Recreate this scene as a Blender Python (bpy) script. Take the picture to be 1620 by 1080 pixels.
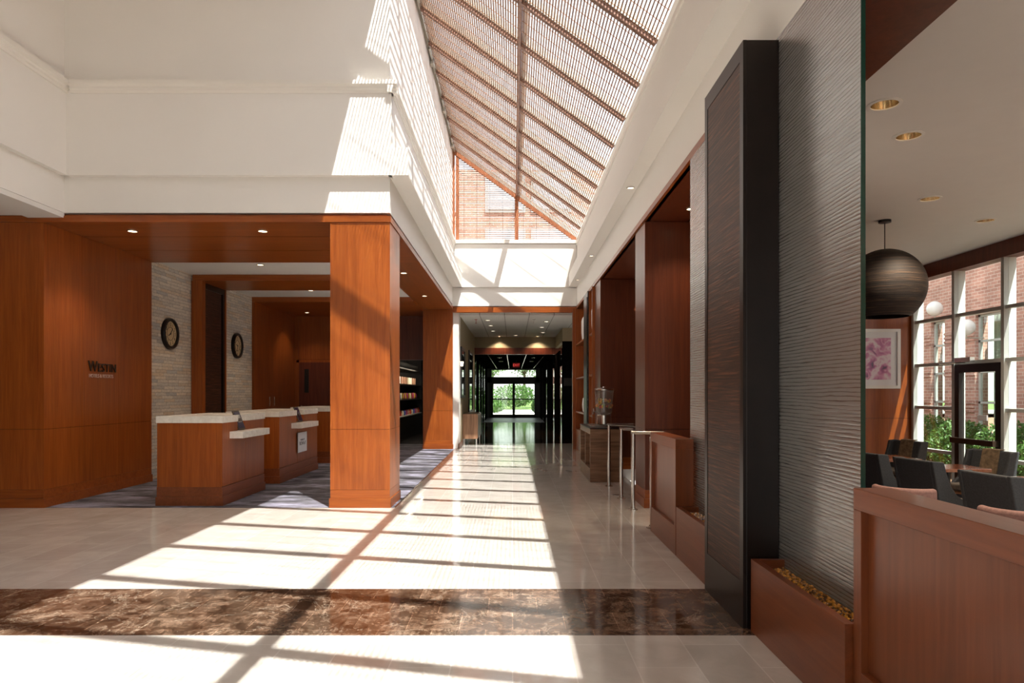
import bpy, bmesh, math, random
from math import pi, sin, cos, radians
from mathutils import Vector, Matrix
from mathutils.geometry import tessellate_polygon

for o in list(bpy.data.objects):
    bpy.data.objects.remove(o)
S = bpy.context.scene
COL = S.collection
random.seed(7)

# ------------------------------------------------------------ camera
H = 1.35
cam_d = bpy.data.cameras.new('camera')
cam_d.lens = 24.0
cam_d.sensor_width = 36.0
cam_d.sensor_fit = 'HORIZONTAL'
cam_d.shift_y = 81 / 1620
cam_d.shift_x = -1 / 1620
cam_d.clip_start = 0.05
cam_d.clip_end = 400
cam = bpy.data.objects.new('camera', cam_d)
cam.location = (0, 0, H)
cam.rotation_euler = (pi / 2, 0, 0)
COL.objects.link(cam)
S.camera = cam

# ------------------------------------------------------------ world, sun, exposure
W = bpy.data.worlds.new('world')
S.world = W
W.use_nodes = True
wn = W.node_tree.nodes
wl = W.node_tree.links
wn.clear()
sky = wn.new('ShaderNodeTexSky')
sky.sky_type = 'NISHITA'
sky.sun_disc = False
sky.sun_elevation = radians(64)
sky.sun_rotation = radians(140)
sky.dust_density = 2.0
mixw = wn.new('ShaderNodeMixRGB')
mixw.inputs['Fac'].default_value = 0.82
mixw.inputs['Color2'].default_value = (0.60, 0.585, 0.56, 1)
skm = wn.new('ShaderNodeMixRGB')
skm.blend_type = 'MULTIPLY'
skm.inputs['Fac'].default_value = 1.0
skm.inputs['Color2'].default_value = (0.30, 0.30, 0.30, 1)
bg = wn.new('ShaderNodeBackground')
bg.inputs['Strength'].default_value = 3.0
wo = wn.new('ShaderNodeOutputWorld')
wl.new(sky.outputs[0], skm.inputs['Color1'])
wl.new(skm.outputs[0], mixw.inputs['Color1'])
wl.new(mixw.outputs[0], bg.inputs['Color'])
wl.new(bg.outputs[0], wo.inputs['Surface'])

SUND = Vector((-0.24, 0.40, -1.0)).normalized()
sd = bpy.data.lights.new('sun', 'SUN')
sd.energy = 18.5
sd.angle = radians(0.53)
sd.color = (1.0, 0.965, 0.92)
sun = bpy.data.objects.new('sun', sd)
sun.rotation_euler = SUND.to_track_quat('-Z', 'Y').to_euler()
sun.location = (8, -12, 30)
COL.objects.link(sun)

S.view_settings.view_transform = 'Standard'
S.view_settings.look = 'None'
S.view_settings.exposure = 0.32
S.view_settings.gamma = 1.0
S.view_settings.use_curve_mapping = False
S.cycles.max_bounces = 10
S.cycles.diffuse_bounces = 6
S.cycles.glossy_bounces = 5
S.cycles.transmission_bounces = 6
S.cycles.transparent_max_bounces = 12
S.cycles.sample_clamp_indirect = 12.0
S.cycles.use_denoising = True


# ------------------------------------------------------------ material helpers
class NT:
    def __init__(s, name):
        s.m = bpy.data.materials.new(name)
        s.m.use_nodes = True
        s.t = s.m.node_tree
        s.b = s.t.nodes['Principled BSDF']
        s.out = s.t.nodes['Material Output']

    def n(s, typ, **kw):
        nd = s.t.nodes.new(typ)
        for k, v in kw.items():
            if k.startswith('_'):
                setattr(nd, k[1:], v)
            else:
                nd.inputs[k].default_value = v
        return nd

    def l(s, a, b):
        s.t.links.new(a, b)

    def coord(s, scale=(1, 1, 1), rot=(0, 0, 0), loc=(0, 0, 0)):
        tc = s.n('ShaderNodeTexCoord')
        mp = s.n('ShaderNodeMapping')
        mp.inputs['Scale'].default_value = scale
        mp.inputs['Rotation'].default_value = rot
        mp.inputs['Location'].default_value = loc
        s.l(tc.outputs['Object'], mp.inputs['Vector'])
        return mp.outputs[0]

    def ramp(s, fac, stops, interp='LINEAR'):
        r = s.n('ShaderNodeValToRGB')
        cr = r.color_ramp
        cr.interpolation = interp
        while len(cr.elements) < len(stops):
            cr.elements.new(0.5)
        for e, (p, c) in zip(cr.elements, stops):
            e.position = p
            e.color = (*c, 1) if len(c) == 3 else c
        s.l(fac, r.inputs[0])
        return r.outputs[0]

    def noise(s, vec, scale=5, detail=4, rough=0.5, dist=0.0):
        n = s.n('ShaderNodeTexNoise', Scale=scale, Detail=detail, Roughness=rough, Distortion=dist)
        s.l(vec, n.inputs['Vector'])
        return n.outputs[0]

    def mix(s, a, b, fac, mode='MIX'):
        m = s.n('ShaderNodeMixRGB', _blend_type=mode)
        for i, v in ((0, fac), (1, a), (2, b)):
            if isinstance(v, (int, float)):
                m.inputs[i].default_value = v
            elif isinstance(v, tuple):
                m.inputs[i].default_value = (*v, 1)
            else:
                s.l(v, m.inputs[i])
        return m.outputs[0]

    def math(s, op, a, b=0.0):
        m = s.n('ShaderNodeMath', _operation=op)
        for i, v in ((0, a), (1, b)):
            if isinstance(v, (int, float)):
                m.inputs[i].default_value = v
            else:
                s.l(v, m.inputs[i])
        return m.outputs[0]

    def bump(s, h, strength=0.2, dist=0.01):
        b = s.n('ShaderNodeBump', Strength=strength, Distance=dist)
        s.l(h, b.inputs['Height'])
        s.l(b.outputs[0], s.b.inputs['Normal'])

    def col(s, c):
        if isinstance(c, tuple):
            s.b.inputs['Base Color'].default_value = (*c, 1)
        else:
            s.l(c, s.b.inputs['Base Color'])

    def set(s, **kw):
        for k, v in kw.items():
            s.b.inputs[k.replace('_', ' ')].default_value = v
        return s.m


def plain(name, c, rough=0.5, metal=0.0, var=0.08, nscale=6.0, bump=0.0, **kw):
    t = NT(name)
    v = t.coord()
    nz = t.noise(v, nscale, 3)
    d = tuple(max(0, x * (1 - var)) for x in c)
    e = tuple(min(1, x * (1 + var)) for x in c)
    t.col(t.ramp(nz, [(0.3, d), (0.7, e)]))
    if bump:
        t.bump(t.noise(v, nscale * 12, 2), bump, 0.004)
    return t.set(Roughness=rough, Metallic=metal, **kw)


def wood(name, dark, mid, light, grain='Z', rough=0.34, fig=0.3, fine=1.0, coat=0.12):
    t = NT(name)
    sc = {'Z': (9, 9, 0.5), 'X': (0.5, 9, 9), 'Y': (9, 0.5, 9)}[grain]
    v = t.coord(scale=sc)
    g = t.noise(v, 3.0 * fine, 7, 0.62, 0.6)
    v2 = t.coord(scale=tuple(x * 0.12 for x in sc))
    g2 = t.noise(v2, 4.0, 4, 0.55, 1.2)
    c1 = t.ramp(g, [(0.28, dark), (0.5, mid), (0.74, light)])
    c2 = t.ramp(g2, [(0.3, (0.72, 0.70, 0.68)), (0.7, (1.15, 1.12, 1.1))])
    t.col(t.mix(c1, c2, fig * 2, 'MULTIPLY'))
    t.bump(g, 0.05, 0.002)
    return t.set(Roughness=rough, Coat_Weight=coat, Coat_Roughness=0.18, Specular_IOR_Level=0.4)


M = {}
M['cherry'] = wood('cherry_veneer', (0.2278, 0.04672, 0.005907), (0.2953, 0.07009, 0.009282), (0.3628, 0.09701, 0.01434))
M['cherry_h'] = wood('cherry_veneer_horizontal', (0.2278, 0.04672, 0.005907), (0.2953, 0.07009, 0.009282), (0.3628, 0.09701, 0.01434), grain='X')
M['cherry_y'] = wood('cherry_veneer_lengthwise', (0.2025, 0.0429, 0.005249), (0.2625, 0.06435, 0.00825), (0.3074, 0.08249, 0.012), grain='Y')
M['cherry_rail'] = wood('cherry_rail', (0.17, 0.04216, 0.01224), (0.2108, 0.05576, 0.017), (0.2448, 0.068, 0.02244), grain='Y')
M['cherry_panel'] = wood('cherry_panel', (0.1632, 0.03944, 0.0102), (0.1972, 0.051, 0.0136), (0.2312, 0.06256, 0.01768), grain='Z', fig=0.25)
M['cherry_shaded'] = wood('cherry_veneer_shaded', (0.085, 0.01785, 0.0051), (0.1148, 0.0255, 0.00765), (0.1445, 0.034, 0.01105))  # same cherry wood, with the shade on the right side put into its colour
M['mahogany'] = wood('dark_red_wood', (0.085, 0.018, 0.008), (0.13, 0.028, 0.012), (0.17, 0.04, 0.017), rough=0.35)
M['walnut'] = wood('walnut', (0.12, 0.06, 0.032), (0.23, 0.125, 0.07), (0.34, 0.2, 0.12), grain='X', fig=0.5)
M['walnut_z'] = wood('walnut_upright', (0.16, 0.075, 0.04), (0.27, 0.145, 0.08), (0.36, 0.21, 0.13), grain='Z', fig=0.5)
M['espresso'] = plain('espresso_lacquer', (0.012, 0.0075, 0.006), 0.3, var=0.15, Specular_IOR_Level=0.3)
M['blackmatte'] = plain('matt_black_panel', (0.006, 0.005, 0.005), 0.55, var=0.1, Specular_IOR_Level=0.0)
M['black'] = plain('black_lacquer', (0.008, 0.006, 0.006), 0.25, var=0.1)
M['paint'] = plain('cream_wall_paint', (0.80, 0.775, 0.73), 0.6, var=0.012, nscale=1.2, bump=0.02)
M['paint_trim'] = plain('cream_trim_paint', (0.80, 0.77, 0.71), 0.5, var=0.01)
M['ceil'] = plain('white_ceiling_paint', (0.74, 0.72, 0.68), 0.7, var=0.012)
M['ceil_grey'] = plain('soft_grey_ceiling_paint', (0.72, 0.70, 0.66), 0.8, var=0.012)
M['olive'] = plain('olive_wall_paint', (0.33, 0.27, 0.17), 0.7, var=0.03)
M['white'] = plain('white_glaze', (0.80, 0.79, 0.76), 0.3, var=0.02)
M['winframe'] = plain('pale_window_frame_paint', (0.46, 0.48, 0.45), 0.35, var=0.03)
M['steel'] = plain('brushed_steel', (0.56, 0.53, 0.49), 0.24, 1.0, var=0.04, nscale=30)
M['brass'] = plain('gold_reflector', (0.85, 0.76, 0.60), 0.16, 1.0, var=0.06)
M['bronze'] = plain('dark_bronze', (0.09, 0.065, 0.05), 0.35, 0.8, var=0.1)
M['darkmetal'] = plain('dark_metal_frame', (0.02, 0.018, 0.017), 0.35, 0.4, var=0.1)
M['greymetal'] = plain('grey_painted_metal', (0.45, 0.42, 0.36), 0.4, 0.3, var=0.1)
M['slat'] = wood('blind_slat_wood', (0.20, 0.115, 0.07), (0.28, 0.175, 0.115), (0.36, 0.24, 0.165), grain='Y', rough=0.5, coat=0)
M['blindrail'] = wood('blind_rail_wood', (0.17, 0.085, 0.055), (0.235, 0.12, 0.08), (0.30, 0.165, 0.11), grain='X', rough=0.45, coat=0)
M['cord'] = plain('orange_brown_cord', (0.33, 0.16, 0.08), 0.8)
M['gablewood'] = wood('orange_gable_wood', (0.25, 0.085, 0.035), (0.34, 0.12, 0.05), (0.42, 0.17, 0.075), rough=0.5, coat=0)
M['charcoal'] = plain('charcoal_upholstery', (0.040, 0.042, 0.045), 0.75, var=0.25, nscale=60, bump=0.2)
M['goldfab'] = plain('mottled_gold_upholstery', (0.17, 0.115, 0.065), 0.7, var=0.45, nscale=25, bump=0.2)
M['mauve'] = plain('mauve_upholstery', (0.24, 0.125, 0.105), 0.75, var=0.18, nscale=50, bump=0.2)
M['sage'] = plain('sage_cushion_upholstery', (0.13, 0.105, 0.08), 0.8, var=0.2, nscale=40)
M['legwood'] = wood('light_leg_wood', (0.30, 0.13, 0.06), (0.40, 0.19, 0.09), (0.5, 0.25, 0.13))
M['table'] = wood('red_table_wood', (0.17, 0.045, 0.017), (0.25, 0.07, 0.025), (0.32, 0.1, 0.04), grain='Y', rough=0.12, coat=0.7)
M['grass'] = plain('lawn', (0.10, 0.17, 0.03), 0.9, var=0.4, nscale=2)
M['concrete'] = plain('pale_paving', (0.55, 0.52, 0.47), 0.85, var=0.06, nscale=2)
M['asphalt'] = plain('asphalt_drive', (0.22, 0.21, 0.20), 0.9, var=0.1)
M['bark'] = plain('tree_bark', (0.09, 0.06, 0.04), 0.9, var=0.4, nscale=20)
M['mulch'] = plain('brown_mulch', (0.20, 0.11, 0.06), 0.95, var=0.5, nscale=40)
M['carwhite'] = plain('white_car_paint', (0.75, 0.75, 0.75), 0.15, var=0.01, Coat_Weight=1.0)
M['tyre'] = plain('tyre_rubber', (0.015, 0.015, 0.015), 0.8)
M['curtain'] = plain('grey_green_curtain', (0.33, 0.37, 0.30), 0.85, var=0.06)
M['palepane'] = plain('pane_painted_sky_reflection', (0.55, 0.60, 0.64), 0.15, var=0.15, nscale=2)  # bright sky reflection painted into the pane colour
M['globe'] = plain('white_globe_reflection', (0.80, 0.80, 0.78), 0.15, var=0.02)
M['cardboard'] = None
M['screen'] = plain('violet_screen', (0.030, 0.022, 0.065), 0.12, var=0.2)
M['stand'] = plain('brown_metal_stand', (0.10, 0.075, 0.055), 0.4, 0.5)
M['signwhite'] = plain('white_sign_board', (0.78, 0.78, 0.80), 0.4, var=0.01)
M['ink'] = plain('black_ink', (0.02, 0.02, 0.02), 0.6)
M['pinkmetal'] = plain('pale_copper_metal', (0.62, 0.42, 0.34), 0.4, 0.2)
M['face'] = plain('cream_clock_face', (0.62, 0.47, 0.27), 0.6, var=0.06)
M['red'] = plain('red_alarm_plastic', (0.35, 0.03, 0.03), 0.4)


def foliage(name, a, b):
    t = NT(name)
    nz = t.noise(t.coord(), 6, 3)
    c = t.ramp(nz, [(0.3, a), (0.7, b)])
    t.col(c)
    tr = t.n('ShaderNodeBsdfTranslucent')
    t.l(c, tr.inputs[0])
    mx = t.n('ShaderNodeMixShader', Fac=0.35)
    t.l(t.b.outputs[0], mx.inputs[1])
    t.l(tr.outputs[0], mx.inputs[2])
    t.l(mx.outputs[0], t.out.inputs[0])
    return t.set(Roughness=0.5)


M['leaf'] = foliage('hedge_leaves', (0.035, 0.10, 0.018), (0.11, 0.22, 0.045))
M['leaf_light'] = foliage('tree_leaves', (0.07, 0.14, 0.04), (0.19, 0.28, 0.10))


def emit(name, c, s):
    t = NT(name)
    t.col((0.8, 0.8, 0.8))
    nz = t.noise(t.coord(), 20, 2)
    cc = t.ramp(nz, [(0.2, tuple(x * 0.93 for x in c)), (0.8, c)])
    t.l(cc, t.b.inputs['Emission Color'])
    return t.set(Emission_Strength=s)


M['lamp'] = emit('warm_lamp_lens', (1.0, 0.78, 0.5), 6.0)
M['lamp_soft'] = emit('soft_lamp_lens', (1.0, 0.85, 0.65), 2.2)
M['lamp_gold'] = emit('gold_lamp_bulb', (1.0, 0.72, 0.42), 2.5)
M['exit'] = emit('red_exit_letters', (1.0, 0.06, 0.05), 0.8)
M['stockyellow'] = emit('yellow_pack_added_glow', (1.0, 0.75, 0.18), 0.25)  # glow added to a snack box that is no lamp


def thinglass(name, tint=(0.93, 0.97, 0.95), fres=1.45, rough=0.0, milk=0.0):
    t = NT(name)
    lw = t.n('ShaderNodeLayerWeight', Blend=0.5)
    k = ((fres - 1) / (fres + 1)) ** 2
    fr = t.math('ADD', t.math('MULTIPLY', t.math('POWER', lw.outputs['Facing'], 5.0), 0.85), k * 1.6)
    tr = t.n('ShaderNodeBsdfTransparent')
    tint_n = t.ramp(t.noise(t.coord(), 0.7, 2), [(0.3, tuple(x * 0.99 for x in tint)), (0.7, tint)])
    t.l(tint_n, tr.inputs[0])
    gl = t.n('ShaderNodeBsdfGlossy', Roughness=rough)
    mx = t.n('ShaderNodeMixShader')
    t.l(fr, mx.inputs[0])
    t.l(tr.outputs[0], mx.inputs[1])
    t.l(gl.outputs[0], mx.inputs[2])
    last = mx.outputs[0]
    if milk:
        tl = t.n('ShaderNodeBsdfTranslucent')
        tl.inputs[0].default_value = (0.9, 0.9, 0.88, 1)
        df = t.n('ShaderNodeBsdfDiffuse')
        df.inputs[0].default_value = (0.85, 0.84, 0.82, 1)
        m1 = t.n('ShaderNodeMixShader', Fac=0.5)
        t.l(tl.outputs[0], m1.inputs[1])
        t.l(df.outputs[0], m1.inputs[2])
        m2 = t.n('ShaderNodeMixShader', Fac=milk)
        t.l(last, m2.inputs[1])
        t.l(m1.outputs[0], m2.inputs[2])
        last = m2.outputs[0]
    t.l(last, t.out.inputs[0])
    return t.m


M['glass'] = thinglass('clear_window_glass')
M['skyglass'] = thinglass('skylight_glass', (0.97, 0.98, 0.98), 1.3)
M['jar'] = thinglass('dispenser_clear_plastic', (0.93, 0.93, 0.92), 1.4, 0.03, 0.05)
M['glassedge'] = plain('green_glass_edge', (0.01, 0.05, 0.035), 0.1)


def m_stone():
    t = NT('stacked_ledger_stone')
    tc = t.n('ShaderNodeTexCoord')
    sp = t.n('ShaderNodeSeparateXYZ')
    t.l(tc.outputs['Object'], sp.inputs[0])
    row = t.math('FLOOR', t.math('DIVIDE', sp.outputs[2], 0.052))
    rn = t.n('ShaderNodeTexWhiteNoise', _noise_dimensions='1D')
    t.l(row, rn.inputs['W'])
    along = t.math('ADD', t.math('DIVIDE', sp.outputs[1], 0.34), t.math('MULTIPLY', rn.outputs[0], 7.0))
    colm = t.math('FLOOR', along)
    cb = t.n('ShaderNodeCombineXYZ')
    t.l(row, cb.inputs[0])
    t.l(colm, cb.inputs[1])
    cn = t.n('ShaderNodeTexWhiteNoise', _noise_dimensions='2D')
    t.l(cb.outputs[0], cn.inputs['Vector'])
    base = t.ramp(cn.outputs[0], [(0.0, (0.58, 0.55, 0.50)), (0.25, (0.68, 0.62, 0.53)), (0.55, (0.76, 0.69, 0.59)), (0.8, (0.70, 0.57, 0.42)), (0.93, (0.50, 0.49, 0.47)), (1.0, (0.78, 0.73, 0.65))])
    nz = t.noise(t.coord((1, 3, 8)), 6, 5, 0.6)
    c = t.mix(base, t.ramp(nz, [(0.3, (0.72, 0.72, 0.72)), (0.7, (1.1, 1.1, 1.1))]), 0.8, 'MULTIPLY')
    fr = t.math('FRACT', t.math('DIVIDE', sp.outputs[2], 0.052))
    fc = t.math('FRACT', along)
    jr = t.math('LESS_THAN', fr, 0.09)
    jc = t.math('LESS_THAN', fc, 0.018)
    j = t.math('MAXIMUM', jr, jc)
    t.col(t.mix(c, (0.16, 0.14, 0.12), t.math('MULTIPLY', j, 0.75)))
    h = t.math('ADD', t.math('MULTIPLY', cn.outputs[0], 1.0), t.math('MULTIPLY', nz, 0.5))
    h = t.math('SUBTRACT', h, t.math('MULTIPLY', j, 1.2))
    t.bump(h, 0.35, 0.012)
    return t.set(Roughness=0.85)


def m_tile():
    t = NT('polished_beige_stone_tile')
    v = t.coord(rot=(0, 0, pi / 2))
    br = t.n('ShaderNodeTexBrick', _offset=0.5, Scale=1.0)
    br.inputs['Brick Width'].default_value = 0.61
    br.inputs['Row Height'].default_value = 0.305
    br.inputs['Mortar Size'].default_value = 0.0035
    br.inputs['Mortar Smooth'].default_value = 0.1
    br.inputs['Color1'].default_value = (0.72, 0.67, 0.605, 1)
    br.inputs['Color2'].default_value = (0.64, 0.59, 0.53, 1)
    br.inputs['Mortar'].default_value = (0.80, 0.76, 0.70, 1)
    t.l(v, br.inputs['Vector'])
    n1 = t.noise(t.coord((1, 1, 1)), 2.2, 6, 0.6, 1.5)
    c = t.mix(br.outputs['Color'], t.ramp(n1, [(0.3, (0.88, 0.87, 0.85)), (0.7, (1.08, 1.08, 1.08))]), 1.0, 'MULTIPLY')
    n2 = t.noise(t.coord((1, 1, 1)), 1.3, 8, 0.65, 3.0)
    vein = t.ramp(n2, [(0.485, (0, 0, 0)), (0.5, (1, 1, 1)), (0.515, (0, 0, 0))])
    c = t.mix(c, (0.68, 0.62, 0.54), t.math('MULTIPLY', vein, 0.3))
    t.col(c)
    t.bump(t.math('MULTIPLY', br.outputs['Fac'], -1.0), 0.25, 0.001)
    return t.set(Roughness=0.10, Specular_IOR_Level=0.65, Coat_Weight=0.35, Coat_Roughness=0.03)


def m_emperador(name, k=1.0, w=0.305):
    t = NT(name)
    br = t.n('ShaderNodeTexBrick', _offset=0.5, Scale=1.0)
    br.inputs['Brick Width'].default_value = w
    br.inputs['Row Height'].default_value = 0.301
    br.inputs['Mortar Size'].default_value = 0.002
    br.inputs['Color1'].default_value = (1, 1, 1, 1)
    br.inputs['Color2'].default_value = (0.62, 0.60, 0.58, 1)
    br.inputs['Mortar'].default_value = (1.9, 1.9, 1.9, 1)
    t.l(t.coord(loc=(0, 0.025, 0)), br.inputs['Vector'])
    v = t.coord()
    nd = t.n('ShaderNodeTexNoise', Scale=5.0, Detail=6.0)
    t.l(v, nd.inputs['Vector'])
    vd = t.n('ShaderNodeVectorMath', _operation='MULTIPLY_ADD')
    t.l(nd.outputs['Color'], vd.inputs[0])
    vd.inputs[1].default_value = (0.35, 0.35, 0.35)
    t.l(v, vd.inputs[2])
    n1 = t.noise(vd.outputs[0], 6.5, 10, 0.78, 0.0)
    c = t.ramp(n1, [(0.36, (0.024 * k, 0.012 * k, 0.007 * k)), (0.47, (0.075 * k, 0.040 * k, 0.023 * k)), (0.56, (0.17 * k, 0.105 * k, 0.068 * k)), (0.72, (0.34 * k, 0.23 * k, 0.16 * k))])
    n2 = t.noise(v, 1.5, 9, 0.72, 0.6)
    vein = t.ramp(n2, [(0.494, (0, 0, 0)), (0.5, (1, 1, 1)), (0.506, (0, 0, 0))])
    n3 = t.noise(v, 26, 3, 0.6)
    spot = t.ramp(n3, [(0.66, (0, 0, 0)), (0.70, (1, 1, 1))])
    c = t.mix(c, (0.55 * k, 0.45 * k, 0.34 * k), t.math('MULTIPLY', vein, t.math('MULTIPLY', n1, 1.1)))
    c = t.mix(c, (0.42 * k, 0.31 * k, 0.21 * k), t.math('MULTIPLY', spot, 0.5))
    t.col(t.mix(c, br.outputs['Color'], 1.0, 'MULTIPLY'))
    return t.set(Roughness=0.09, Specular_IOR_Level=0.5)


def m_carpet():
    t = NT('violet_grey_patterned_carpet')
    v = t.coord((0.55, 1.6, 1), rot=(0, 0, 0.12))
    n1 = t.noise(v, 2.3, 5, 0.55, 0.8)
    v2 = t.coord((2.2, 16, 1))
    n2 = t.noise(v2, 3.0, 5, 0.7, 0.5)
    f = t.math('ADD', t.math('MULTIPLY', n1, 0.62), t.math('MULTIPLY', n2, 0.38))
    c = t.ramp(f, [(0.38, (0.018, 0.016, 0.024)), (0.46, (0.055, 0.050, 0.062)), (0.50, (0.10, 0.095, 0.10)), (0.555, (0.18, 0.17, 0.215)), (0.64, (0.34, 0.33, 0.42))])
    t.col(c)
    t.bump(t.noise(t.coord(), 260, 2), 0.4, 0.004)
    return t.set(Roughness=0.95)


def m_ripple():
    t = NT('rippled_screen_glass')
    v = t.coord((1, 0.7, 5.0))
    n1 = t.noise(v, 1.8, 4, 0.55, 0.2)
    sp = t.n('ShaderNodeSeparateXYZ')
    tc = t.n('ShaderNodeTexCoord')
    t.l(tc.outputs['Object'], sp.inputs[0])
    w = t.math('SINE', t.math('ADD', t.math('MULTIPLY', sp.outputs[2], 330.0), t.math('MULTIPLY', n1, 11.0)))
    w = t.math('POWER', t.math('ADD', t.math('MULTIPLY', w, 0.5), 0.5), 0.6)
    n3 = t.noise(t.coord((1, 3, 60)), 1.4, 3, 0.6, 0.4)
    h = t.math('MULTIPLY', w, t.ramp(n3, [(0.3, (0.25, 0.25, 0.25)), (0.62, (1, 1, 1))]))
    fine = t.noise(t.coord(), 220, 2)
    h2 = t.math('ADD', h, t.math('MULTIPLY', fine, 0.12))
    t.bump(h2, 0.42, 0.0026)
    t.col(t.ramp(h, [(0.0, (0.085, 0.075, 0.065)), (0.3, (0.21, 0.205, 0.195))]))
    t.l(t.b.outputs[0], t.out.inputs[0])
    return t.set(Roughness=0.20, Specular_IOR_Level=1.0, IOR=1.8, Coat_Weight=0.2, Coat_Roughness=0.1)


def m_wenge():
    t = NT('horizontal_grain_wenge')
    v = t.coord((1, 0.7, 26))
    n = t.noise(v, 3.2, 6, 0.65, 0.5)
    c = t.ramp(n, [(0.35, (0.016, 0.009, 0.007)), (0.52, (0.05, 0.021, 0.012)), (0.66, (0.16, 0.06, 0.032))])
    t.col(c)
    t.bump(n, 0.5, 0.004)
    return t.set(Roughness=0.42, Specular_IOR_Level=0.25)


def m_brick():
    t = NT('red_brick')
    tc = t.n('ShaderNodeTexCoord')
    sp = t.n('ShaderNodeSeparateXYZ')
    t.l(tc.outputs['Object'], sp.inputs[0])
    cb = t.n('ShaderNodeCombineXYZ')
    t.l(t.math('ADD', sp.outputs[0], sp.outputs[1]), cb.inputs[0])
    t.l(sp.outputs[2], cb.inputs[1])
    br = t.n('ShaderNodeTexBrick', _offset=0.5, Scale=1.0)
    br.inputs['Brick Width'].default_value = 0.21
    br.inputs['Row Height'].default_value = 0.075
    br.inputs['Mortar Size'].default_value = 0.006
    br.inputs['Color1'].default_value = (0.50, 0.27, 0.21, 1)
    br.inputs['Color2'].default_value = (0.36, 0.185, 0.145, 1)
    br.inputs['Mortar'].default_value = (0.58, 0.47, 0.40, 1)
    t.l(cb.outputs[0], br.inputs['Vector'])
    nz = t.noise(t.coord(), 1.5, 5, 0.6)
    t.col(t.mix(br.outputs['Color'], t.ramp(nz, [(0.3, (0.75, 0.75, 0.75)), (0.7, (1.3, 1.3, 1.3))]), 1.0, 'MULTIPLY'))
    return t.set(Roughness=0.9)


def m_cardboard():
    t = NT('layered_dark_cardboard')
    sp = t.n('ShaderNodeSeparateXYZ')
    tc = t.n('ShaderNodeTexCoord')
    t.l(tc.outputs['Object'], sp.inputs[0])
    fl = t.math('FLOOR', t.math('MULTIPLY', sp.outputs[2], 150.0))
    n0 = t.noise(t.coord((6, 6, 150)), 1.0, 2)
    wn_ = t.n('ShaderNodeTexWhiteNoise', _noise_dimensions='1D')
    t.l(fl, wn_.inputs['W'])
    f = t.math('MULTIPLY', wn_.outputs[0], n0)
    t.col(t.ramp(f, [(0.15, (0.012, 0.008, 0.006)), (0.4, (0.035, 0.022, 0.014)), (0.6, (0.11, 0.06, 0.03))]))
    t.bump(f, 0.6, 0.006)
    return t.set(Roughness=0.7)


def m_art():
    t = NT('magenta_petal_print')
    v = t.coord()
    vo = t.n('ShaderNodeTexVoronoi', Scale=5.5, Randomness=1.0)
    dn = t.noise(v, 3.0, 3)
    ad = t.n('ShaderNodeVectorMath', _operation='ADD')
    t.l(v, ad.inputs[0])
    t.l(dn, ad.inputs[1])
    t.l(ad.outputs[0], vo.inputs['Vector'])
    c1 = t.ramp(vo.outputs['Distance'], [(0.14, (0.05, 0.02, 0.09)), (0.3, (0.36, 0.05, 0.22)), (0.5, (0.58, 0.20, 0.40)), (0.75, (0.75, 0.62, 0.68))])
    c2 = t.ramp(t.noise(v, 2.0, 2), [(0.42, (0.8, 0.76, 0.80)), (0.6, (1, 1, 1))])
    t.col(t.mix(c1, c2, 0.12, 'SCREEN'))
    return t.set(Roughness=0.4)


def m_beads():
    t = NT('amber_beads_added_glow')
    nz = t.noise(t.coord(), 30, 3)
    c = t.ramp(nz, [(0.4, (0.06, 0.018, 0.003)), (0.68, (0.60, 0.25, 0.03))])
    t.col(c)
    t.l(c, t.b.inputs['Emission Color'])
    return t.set(Roughness=0.08, Specular_IOR_Level=0.9, Emission_Strength=0.1)  # added self-glow stands in for light sparkling in the beads


def m_ctile():
    t = NT('white_ceiling_tile')
    br = t.n('ShaderNodeTexBrick', _offset=0.0, Scale=1.0)
    br.inputs['Brick Width'].default_value = 0.61
    br.inputs['Row Height'].default_value = 1.22
    br.inputs['Mortar Size'].default_value = 0.012
    br.inputs['Color1'].default_value = (0.66, 0.64, 0.60, 1)
    br.inputs['Color2'].default_value = (0.64, 0.62, 0.58, 1)
    br.inputs['Mortar'].default_value = (0.33, 0.31, 0.28, 1)
    t.l(t.coord(loc=(0.2, 0, 0)), br.inputs['Vector'])
    t.col(br.outputs['Color'])
    return t.set(Roughness=0.85)


M['stone'] = m_stone()
M['tile'] = m_tile()
M['emperador'] = m_emperador('brown_marble_band', 1.15)
M['darkfloor'] = m_emperador('dark_polished_hall_floor', 0.45, 0.6)
M['carpet'] = m_carpet()
M['ripple'] = m_ripple()
M['wenge'] = m_wenge()
M['brick'] = m_brick()
M['cardboard'] = m_cardboard()
M['art'] = m_art()
M['beads'] = m_beads()
M['ctile'] = m_ctile()
t_ = NT('desk_top_stone')
t_.col(t_.ramp(t_.noise(t_.coord(), 18, 6, 0.7), [(0.3, (0.66, 0.61, 0.53)), (0.7, (0.84, 0.80, 0.72))]))
M['slab'] = t_.set(Roughness=0.25)


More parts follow.
